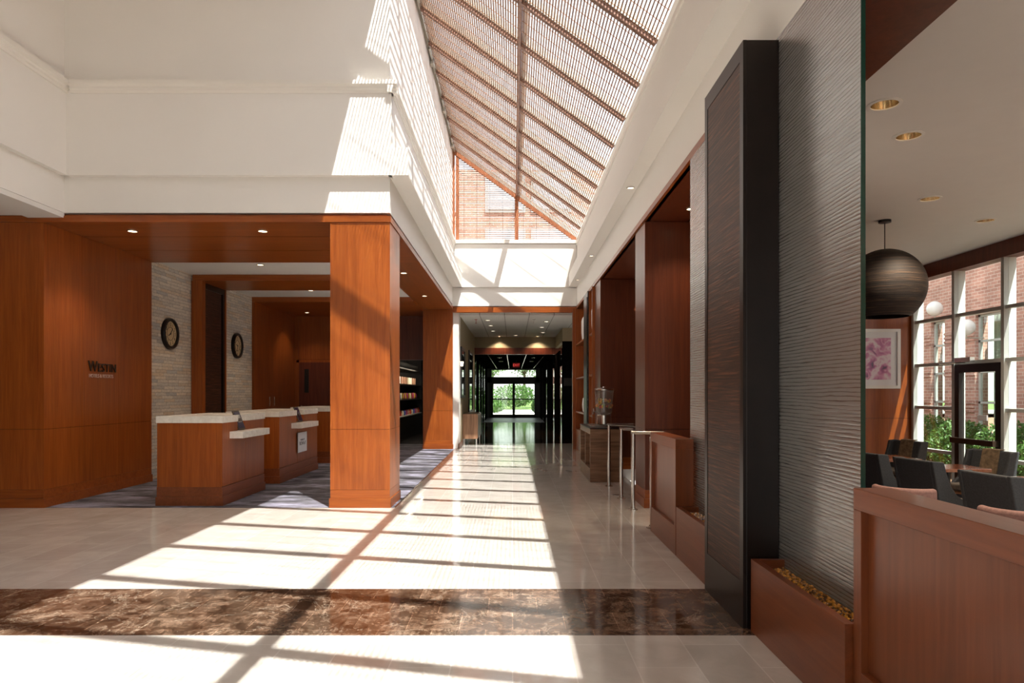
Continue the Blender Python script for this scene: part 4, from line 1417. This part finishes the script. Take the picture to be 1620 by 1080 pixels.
ZC = 3.42
RL = [(2.67, 4.9, 'nearest of the gold-lined recessed lights in the dining room ceiling'), (3.19, 5.5, 'second nearest gold-lined recessed light in the dining room ceiling'), (4.45, 7.28, 'gold-lined recessed light in front of the hanging globe lamp'), (5.68, 8.2, 'gold-lined recessed light nearest the dining room windows'), (3.6, 3.0, None), (5.0, 5.0, None)]
holed_plane('ceiling_restaurant', 2.28, 6.9, YS - 3, 11.6, ZC, [(x, y, 0.095) for x, y, _ in RL], 'ceil_grey')
struct(MB().box(2.28, 6.95, YS - 3, 11.7, 3.62, 3.7).build('ceiling_slab', 'ceil_grey'))
for i, (x, y, lab) in enumerate(RL):
    e = thing('reflector_light', lab or 'gold-lined recessed light outside the photo behind the glass screens', 'ceiling light', (x, y, ZC), group='gold recessed dining room lights')
    MB().lathe([(0.115, 0.0), (0.115, -0.006), (0.092, -0.008), (0.092, 0.0)], seg=28, cap=False).build('trim_ring', 'ceil', e, smooth=True)
    MB().lathe([(0.094, -0.004), (0.09, 0.06), (0.065, 0.15), (0.0, 0.155)], seg=28, cap=False).build('reflector', 'brass', e, smooth=True)
    MB().lathe([(0.04, 0.152), (0.035, 0.10), (0.0, 0.09)], seg=16).build('bulb', 'lamp_gold', e, smooth=True)
    ld = bpy.data.lights.new('lamp', 'SPOT')
    ld.energy = 130
    ld.spot_size = radians(110)
    ld.spot_blend = 0.7
    ld.shadow_soft_size = 0.05
    ld.color = (1.0, 0.82, 0.62)
    lo_ = bpy.data.objects.new('lamp', ld)
    lo_.location = (0, 0, -0.03)
    lo_.parent = e
    COL.objects.link(lo_)

o, p, b = panel_box('wall_restaurant_back', 2.3, 6.9, 11.5, 11.7, -0.30, 3.62, zs=(0.92,), xs=(3.8, 5.3))
struct(o)
struct(MB().box(2.28, 6.9, YS - 3.2, YS - 3, -0.3, 3.6).build('wall_restaurant_near', 'cherry'))
XW = 6.7
# header beam and fins of the window wall
struct(MB().box(XW - 0.02, XW + 0.2, YS - 3, 11.5, 3.20, 3.42).build('trim_32', 'mahogany'))
ymul = [11.44 - 1.05 * k for k in range(0, 13)]
m = MB()
for k, y in enumerate(ymul):
    m.box(XW, XW + 0.17, y - 0.03, y + 0.03, -0.3, 3.20)
struct(m.build('window_1', 'winframe'))
m = MB()
for z in (2.52, 1.80, 1.11, 0.42, -0.25):
    for k in range(len(ymul) - 1):
        if k == 1 and z < 1.7:
            continue
        m.box(XW + 0.02, XW + 0.10, ymul[k + 1] + 0.03, ymul[k] - 0.03, z - 0.025, z + 0.025)
struct(m.build('window_2', 'winframe'))
m = MB()
for k in range(len(ymul) - 1):
    if k == 1:
        m.box(XW + 0.06, XW + 0.066, ymul[k + 1] + 0.03, ymul[k] - 0.03, 1.8, 3.2)
    else:
        m.box(XW + 0.06, XW + 0.066, ymul[k + 1] + 0.03, ymul[k] - 0.03, -0.3, 3.2)
struct(m.build('window_3', 'glass'))
# terrace door in the second bay
ya, yb = ymul[2] + 0.04, ymul[1] - 0.04
d = struct(MB().box(XW, XW + 0.08, yb - 0.10, yb, -0.29, 1.77).box(XW, XW + 0.08, ya, ya + 0.10, -0.29, 1.77).box(XW, XW + 0.08, ya + 0.1, yb - 0.1, 1.65, 1.77).box(XW, XW + 0.08, ya + 0.1, yb - 0.1, -0.29, -0.1).build('door_4', 'darkmetal'))
MB().box(XW + 0.035, XW + 0.041, ya + 0.1, yb - 0.1, -0.1, 1.65).build('door_glass', 'glass', d)
MB().box(XW - 0.09, XW - 0.04, ya + 0.02, yb - 0.02, 0.60, 0.68).box(XW - 0.05, XW, ya + 0.03, ya + 0.08, 0.60, 0.68).box(XW - 0.05, XW, yb - 0.08, yb - 0.03, 0.6, 0.68).build('push_bar', 'bronze', d)
MB().box(XW - 0.07, XW, yb - 0.45, yb - 0.1, 1.80, 1.87).tube([(XW - 0.04, yb - 0.3, 1.80), (XW - 0.2, yb + 0.05, 1.79)], 0.012, 8).build('door_closer', 'steel', d)
MB().box(XW + 0.025, XW + 0.034, ya + 0.3, ya + 0.5, 0.95, 1.03).build('door_sticker', 'signwhite', d)

# art on the back wall
e = thing('framed_print', 'square magenta petal print in a wide white frame on the cherry wall', 'picture', (5.52, 11.5, 1.42))
MB().box(-0.01, 0.99, -0.05, -0.001, 0, 0.05).box(-0.01, 0.99, -0.05, -0.001, 0.95, 1.0).box(-0.01, 0.04, -0.05, -0.001, 0.05, 0.95).box(0.94, 0.99, -0.05, -0.001, 0.05, 0.95).build('frame', 'white', e)
MB().box(0.04, 0.94, -0.02, -0.005, 0.05, 0.95).build('mat_board', 'signwhite', e)
MB().box(0.14, 0.84, -0.024, -0.0205, 0.15, 0.85).build('print', 'art', e)

# pendant globe
e = thing('pendant_lamp', 'dark layered cardboard globe lamp hanging over the dining tables', 'pendant lamp', (4.47, 8.2, 2.62))
pr = []
R_ = 0.45
for i in range(0, 29):
    a = -0.93 + (pi / 2 + 0.93 - 0.12) * i / 28
    pr.append((R_ * cos(a), R_ * sin(a)))
pin = [(r * 0.96, h) for r, h in pr][::-1]
MB().lathe(pr + pin + [pr[0]], seg=56, cap=False).build('lamp_shade', 'cardboard', e, smooth=True)
MB().tube([(0, 0, 0.43), (0, 0, ZC - 2.62)], 0.006, 8).build('cord', 'ink', e)
MB().lathe([(0.07, ZC - 2.62), (0.07, ZC - 2.65), (0.0, ZC - 2.66)], seg=20).build('canopy', 'darkmetal', e)
MB().lathe([(0.0, 0.42), (0.06, 0.40), (0.05, 0.44), (0.0, 0.44)], seg=16).build('socket_cap', 'darkmetal', e)


# chairs
def make_chair(front_fabric=False):
    """upholstered side chair, faces +Y locally, origin on the floor"""
    e = thing('dining_chair', 'chair', 'chair')
    w = 0.27
    # back: slightly raked, bevelled
    m = MB()
    m.prism([(-w, -0.20, 0.40), (-w, -0.30, 0.90), (-w, -0.23, 0.90), (-w, -0.12, 0.40)], (2 * w, 0, 0))
    m.build('backrest', 'charcoal', e, bevel=0.018)
    for sx in (-1, 1):
        m = MB()
        x = sx * w
        prof = [(-0.20, 0.36), (-0.305, 0.905), (-0.16, 0.895), (-0.13, 0.78), (-0.08, 0.64), (0.0, 0.53), (0.10, 0.465), (0.22, 0.44), (0.22, 0.36)]
        m.prism([(x, p[0], p[1]) for p in prof], (sx * 0.045, 0, 0))
        m.build('side_wing', 'charcoal', e, bevel=0.012)
    MB().box(-w + 0.005, w - 0.005, -0.16, 0.24, 0.38, 0.47).build('seat', 'sage', e, bevel=0.025, seg=3)
    MB().box(-w, w, -0.2, 0.22, 0.34, 0.38).build('seat_frame', 'legwood', e)
    if front_fabric:
        MB().prism([(-0.12, -0.145, 0.47), (-0.12, -0.225, 0.90), (-0.12, -0.31, 0.912), (-0.12, -0.31, 0.92), (-0.12, -0.218, 0.918), (-0.12, -0.112, 0.47)], (0.24, 0, 0)).build('gold_stripe', 'goldfab', e, bevel=0.004)
    for sx in (-1, 1):
        for sy, dy in ((-0.19, -0.05), (0.19, 0.0)):
            MB().tube([(sx * (w - 0.02), sy + dy, 0.0), (sx * (w - 0.03), sy, 0.345)], [0.014, 0.021], 8).build('leg', 'legwood', e)
    return e


ch_plain = make_chair(False)
ch_gold = make_chair(True)
FZ = -0.30
ch = [
    (ch_gold, (5.95, 10.6), 1.85, 'charcoal chair with a gold stripe, in the corner below the petal print'),
    (ch_plain, (4.68, 8.65), -1.4, 'charcoal chair back partly cut off by the glass screen edge'),
    (ch_plain, (4.80, 7.75), -1.42, 'charcoal chair seen from behind, between the glass screen and the terrace door'),
    (ch_gold, (6.0, 8.8), 1.85, 'charcoal chair with a gold stripe, in front of the terrace door'),
    (ch_plain, (4.68, 6.40), -1.46, 'large charcoal chair seen from behind, nearest above the half wall'),
]
used = set()
for proto, (x, y), rz, lab in ch:
    o = proto if id(proto) not in used else copy_tree(proto)
    used.add(id(proto))
    o.location = (x, y, FZ)
    o.rotation_euler = (0, 0, rz)
    o['label'] = lab
    o['group'] = 'charcoal dining chairs'


def tub(x, y, rz, lab, first=None):
    if first is not None:
        e = copy_tree(first)
    else:
        e = thing('tub_chair', lab, 'chair', group='mauve tub chairs')
        m = MB()
        n = 14
        outer, inner = [], []
        for i in range(n + 1):
            a = pi + 0.3 + (i / n) * (pi - 0.6)
            outer.append((0.29 * cos(a), 0.27 * sin(a)))
            inner.append((0.225 * cos(a), 0.205 * sin(a)))
        o_ = outer
        n_ = inner
        vv = [[m.bm.verts.new((p[0], p[1], z)) for p, z in ((a_, 0.16), (a_, 0.79), (b2, 0.79), (b2, 0.16))] for a_, b2 in zip(o_, n_)]
        for a_, b2 in zip(vv, vv[1:]):
            for q in range(4):
                m.bm.faces.new((a_[q], a_[(q + 1) % 4], b2[(q + 1) % 4], b2[q]))
        m.bm.faces.new(vv[0])
        m.bm.faces.new(vv[-1][::-1])
        m.build('curved_back', 'mauve', e, smooth=True, bevel=0.03, seg=4)
        MB().box(-0.215, 0.215, -0.16, 0.24, 0.18, 0.45).build('seat', 'mauve', e, bevel=0.03, seg=3)
        for sx, sy in ((-.2, -.15), (.2, -.15), (-.2, .15), (.2, .15)):
            MB().tube([(sx, sy, 0), (sx, sy, 0.18)], [0.014, 0.02], 8).build('leg', 'legwood', e)
    e.location = (x, y, FZ)
    e.rotation_euler = (0, 0, rz)
    e['label'] = lab
    return e


tb = tub(3.66, 6.35, -0.75, 'mauve tub chair back rising above the half wall beside the glass screen')
tub(3.84, 5.15, -0.75, 'mauve tub chair back rising above the half wall at the right edge', tb)


def table(x0, x1, y0, y1, lab):
    cx, cy = (x0 + x1) / 2, (y0 + y1) / 2
    a, b_ = (x1 - x0) / 2, (y1 - y0) / 2
    e = thing('dining_table', lab, 'table', (cx, cy, FZ), group='red wood dining tables')
    MB().box(-a, a, -b_, b_, 0.71, 0.75).build('table_top', 'table', e, bevel=0.004)
    MB().tube([(0, 0, 0.02), (0, 0, 0.71)], 0.035, 12).build('pedestal', 'darkmetal', e, smooth=True)
    MB().lathe([(0.25, 0), (0.25, 0.012), (0.05, 0.03), (0, 0.03)], seg=24).build('foot', 'darkmetal', e)


table(4.75, 5.55, 9.25, 9.9, 'farthest red wood table, by the corner chair')
table(4.95, 5.65, 8.05, 8.6, 'red wood table between the middle charcoal chairs')
table(4.95, 5.7, 6.85, 7.35, 'red wood table behind the nearest charcoal chair')
table(5.05, 5.75, 5.75, 6.35, 'red wood table at the right edge of the picture')

# ------------------------------------------------------------ outside
struct(MB().box(6.95, 40, -20, 60, -0.35, -0.32).build('ground_courtyard', 'mulch'), 'brown mulched ground of the courtyard outside the dining room', 'ground')
XB = 10.6
bld = thing('brick_building', 'red brick hotel wing with curtained windows across the courtyard', 'building', (XB, 6.0, -0.32))
wins = [(14.7, 15.65), (16.75, 17.3), (12.2, 13.9), (9.4, 10.6)]
wins_s = sorted(wins)
m = MB()
prev = 4.0
for a, b_ in wins_s:
    m.box(0, 0.3, prev - 6, a - 6, 0, 9)
    m.box(0, 0.3, a - 6, b_ - 6, 3.45, 9)
    prev = b_
m.box(0, 0.3, prev - 6, 30 - 6, 0, 9)
for pz in (0.9, 1.0, 1.1, 1.75, 1.85, 2.55, 2.65, 2.75):
    for a, b_ in ((15.65, 16.0), (14.35, 14.7), (17.3, 17.7), (16.4, 16.75)):
        m.box(-0.03, 0.0, a - 6, b_ - 6, pz + .32, pz + 0.05 + .32)
m.build('brick_wall', 'brick', bld)
for a, b_ in wins_s:
    f = MB()
    f.box(0.08, 0.14, a - 6, a - 6 + 0.06, 0.0, 3.45).box(0.08, 0.14, b_ - 6 - 0.06, b_ - 6, 0, 3.45)
    for z in (0.06, 0.72, 1.42, 2.12, 2.82, 3.40):
        f.box(0.08, 0.14, a - 6, b_ - 6, z, z + 0.05)
    w_ = f.build('window_frame', 'winframe', bld)
    MB().box(0.10, 0.104, a - 6, b_ - 6, 0, 3.45).build('pane', 'glass', w_)
    c = MB()
    n = 40
    pts = []
    for i in range(n + 1):
        yy = a - 6 + (b_ - a) * i / n
        pts.append((0.45 + 0.03 * sin(i * 1.4), yy))
    for p, q in zip(pts, pts[1:]):
        c.face([(p[0], p[1], 0), (q[0], q[1], 0), (q[0], q[1], 3.45), (p[0], p[1], 3.45)])
    c.build('curtain', 'curtain', w_, smooth=True)


def leaf_mass(m, c, rad, n, size, seed, surf=0.55):
    rr_ = random.Random(seed)
    for i in range(n):
        while True:
            p = Vector((rr_.uniform(-1, 1), rr_.uniform(-1, 1), rr_.uniform(-1, 1)))
            if surf < p.length < 1:
                break
        q = Vector((c[0] + p.x * rad[0], c[1] + p.y * rad[1], c[2] + p.z * rad[2]))
        u = Vector((rr_.gauss(0, 1), rr_.gauss(0, 1), rr_.gauss(0, 1))).normalized()
        v = u.cross(Vector((rr_.gauss(0, 1), rr_.gauss(0, 1), rr_.gauss(0, 1)))).normalized()
        s_ = size * rr_.uniform(0.6, 1.2)
        m.face([q - u * s_, q - v * s_ * 0.4, q + u * s_, q + v * s_ * 0.4])


def shrub(x, y, z, r, hgt, lab, name='shrub', grp=None, n=2600, size=0.045, seed=1):
    e = thing(name, lab, 'shrub', (x, y, z), group=grp)
    m = MB()
    leaf_mass(m, (0, 0, hgt * 0.55), (r, r, hgt * 0.5), n, size, seed)
    leaf_mass(m, (r * .3, -r * .2, hgt * 0.6), (r * .7, r * .7, hgt * 0.42), n // 3, size, seed + 9)
    m.build('leaves', 'leaf', e)
    m = MB()
    for k in range(5):
        m.tube([(0.03 * k - .06, 0, 0), (r * 0.6 * cos(k * 1.3), r * 0.6 * sin(k * 1.3), hgt * 0.6)], [0.015, 0.006], 5)
    m.build('stems', 'bark', e)
    return e


shr = [(8.9, 12.25, 0.56, 1.12), (8.8, 13.45, 0.56, 1.10), (8.95, 14.65, 0.56, 1.15), (8.9, 15.85, 0.56, 1.1), (8.9, 17.05, 0.56, 1.1), (8.8, 11.0, 0.6, 1.05)]
for i, (x, y, r, h_) in enumerate(shr):
    shrub(x, y, -0.32, r, h_, 'glossy green shrub of the courtyard hedge, %s' % ['seen at the right picture edge', 'seen right of the terrace door', 'seen low through the terrace door', 'seen at the left side of the terrace door', 'seen through the leftmost window bay', 'outside the picture right of the others'][i], grp='courtyard hedge shrubs', seed=i + 1)
for i, (y, z) in enumerate(((16.5, 3.38), (15.35, 2.82))):  # globes modelled in place of lamp reflections, wall arms made up
    e = thing('globe_reflection', '%s white globe standing in for a lamp reflected in the window' % ('upper left' if i == 0 else 'lower right'), 'lamp', (XB - 0.4, y, z), group='globes standing in for reflected lamps')
    MB().ball((0, 0, 0), 0.18, 3).build('globe', 'globe', e, smooth=True)
    MB().tube([(0.0, 0, -0.17), (0.0, 0, -0.24), (0.4, 0, -0.24)], 0.015, 8).build('arm', 'greymetal', e)

# beyond the entrance doors
struct(MB().box(-30, 6.9, 37.02, 46, -0.06, -0.02).build('ground_forecourt', 'concrete'), 'pale concrete forecourt outside the entrance', 'ground')
struct(MB().box(-60, 60, 46, 56, -0.08, -0.03).build('ground_drive', 'asphalt'), 'grey driveway beyond the forecourt', 'ground')
struct(MB().box(-80, 80, 56, 120, -0.08, -0.02).build('ground_lawn', 'grass'), 'green lawn under the far trees', 'ground')
struct(MB().box(-30, -1.7, 18, 37.0, -0.3, -0.05).build('ground_side_left', 'grass'), 'grass outside the left vestibule glass', 'ground')
struct(MB().box(2.4, 6.9, 18, 37.0, -0.3, -0.05).build('ground_side_right', 'grass'), 'grass outside the right vestibule glass', 'ground')
struct(MB().box(1.75, 3.2, 38, 39.5, -0.05, 6).build('wall_entrance_return', 'brick'), 'brick return wall right of the entrance doors', 'wall')
shrub(-1.75, 41.0, -0.02, 1.35, 1.0, 'rounded clipped green bush outside the left entrance door', n=3500, size=0.07, seed=31, name='clipped_bush')
shrub(1.65, 41.2, -0.02, 0.55, 1.0, 'leafy green bush against the brick at the right entrance door', n=2000, size=0.07, seed=32, name='corner_bush')


def tree(x, y, h_, r, lab, seed, n=4200):
    e = thing('tree', lab, 'tree', (x, y, -0.02), group='trees beyond the entrance')
    rr_ = random.Random(seed)
    m = MB()
    for k in range(7):
        a = rr_.uniform(0, 2 * pi)
        d_ = rr_.uniform(0, 0.6) * r
        leaf_mass(m, (d_ * cos(a), d_ * sin(a), h_ * rr_.uniform(0.42, 0.85)), (r * 0.55, r * 0.55, h_ * 0.18), n // 7, 0.16, seed * 10 + k, 0.3)
    m.build('crown', 'leaf_light', e)
    m = MB()
    m.tube([(0, 0, 0), (0.05, 0, h_ * 0.3), (0.0, 0.1, h_ * 0.6)], [0.16, 0.12, 0.06], 8)
    for k in range(5):
        a = k * 1.3
        m.tube([(0.03, 0, h_ * 0.32), (r * 0.5 * cos(a), r * 0.5 * sin(a), h_ * 0.62)], [0.06, 0.02], 6)
    m.build('trunk', 'bark', e)


for i, (x, y, h_, r) in enumerate(((-3.3, 52.8, 7.2, 2.9), (-9, 62, 9, 4.5), (-2, 66, 9, 4.2), (3.5, 62, 8, 4.0), (9, 64, 9, 4.5), (1.2, 72, 10, 4), (-15, 64, 9, 4), (17, 72, 9, 4), (-8, 80, 12, 5.5), (9, 84, 12, 5))):
    tree(x, y, h_, r, ['small pale green tree left of the entrance doors', 'leafy tree at the far left beyond the driveway', 'leafy tree behind the small pale one', 'leafy tree right of centre beyond the driveway', 'leafy tree at the far right beyond the driveway', 'tallest tree far behind the driveway', 'leafy tree seen through the left vestibule glass', 'leafy tree seen through the right vestibule glass', 'tall tree in the back row left of centre', 'tall tree in the back row right of centre'][i], i + 3)
for i in range(9):
    shrub(-16.6 + i * 4.15, 57.5, -0.02, 2.0, 2.0, 'tall hedge shrub across the driveway, number %s from the left of the row' % ['one', 'two', 'three', 'four', 'five', 'six', 'seven', 'eight', 'nine'][i], grp='far hedge shrubs', n=1500, size=0.14, seed=50 + i, name='hedge_shrub')
for i, (x, y) in enumerate(((-4.5, 25), (-4.5, 30), (-4.5, 35), (4.6, 24), (4.6, 29), (4.6, 34))):
    shrub(x, y, -0.05, 1.4, 3.2, 'green shrub glimpsed through the %s vestibule glass' % ('left' if x < 0 else 'right'), grp='shrubs beyond the vestibule glass on the %s' % ('left' if x < 0 else 'right'), n=1500, size=0.12, seed=70 + i, name='side_shrub')

# parked car
e = thing('car', 'white parked car seen through the left entrance door', 'car', (-3.9, 47.8, -0.03), rz=0.1)
prof = [(-2.2, 0.35), (-2.2, 0.8), (-1.9, 0.95), (-1.2, 1.0), (-0.6, 1.42), (0.9, 1.45), (1.5, 1.02), (2.1, 0.92), (2.25, 0.6), (2.2, 0.3)]
MB().prism([(p[0], -0.85, p[1]) for p in prof], (0, 1.7, 0)).build('body', 'carwhite', e, bevel=0.08, seg=3)
MB().prism([(-0.95, -0.86, 1.02), (-0.52, -0.86, 1.36), (0.85, -0.86, 1.38), (1.25, -0.86, 1.04)], (0, 1.72, 0)).build('windows', 'black', e)
for sx in (-1.4, 1.4):
    for sy in (-0.87, 0.69):
        MB().lathe([(0.0, 0), (0.33, 0.0), (0.33, 0.18), (0.0, 0.18)], c=(sx, sy, 0.33), axis='Y', seg=20).build('wheel', 'tyre', e)

# brick wing seen through the gable window and skylight
bw = thing('upper_brick_wing', 'brick hotel wing with pale window bands seen through the gable blinds', 'building', (0, 18.6, 3.51))
MB().box(-6, 6, 0, 0.4, 0, 3.9).build('brick_wall', 'brick', bw)
for x in (-2.6, -0.75, 0.5):
    for z in (1.2, 2.75):
        f = MB().box(x, x + 1.1, -0.04, 0.02, z, z + 1.1).build('window_frame', 'winframe', bw)
        MB().box(x + 0.08, x + 1.02, -0.06, -0.041, z + 0.08, z + 1.02).build('pane', 'palepane', f)
struct(MB().box(-2, 6.9, 16.76, 37, 3.46, 3.5).build('roof_hall', 'concrete'), 'flat pale roof over the entrance hall', 'roof')

print('SCENE BUILT', len(bpy.data.objects))
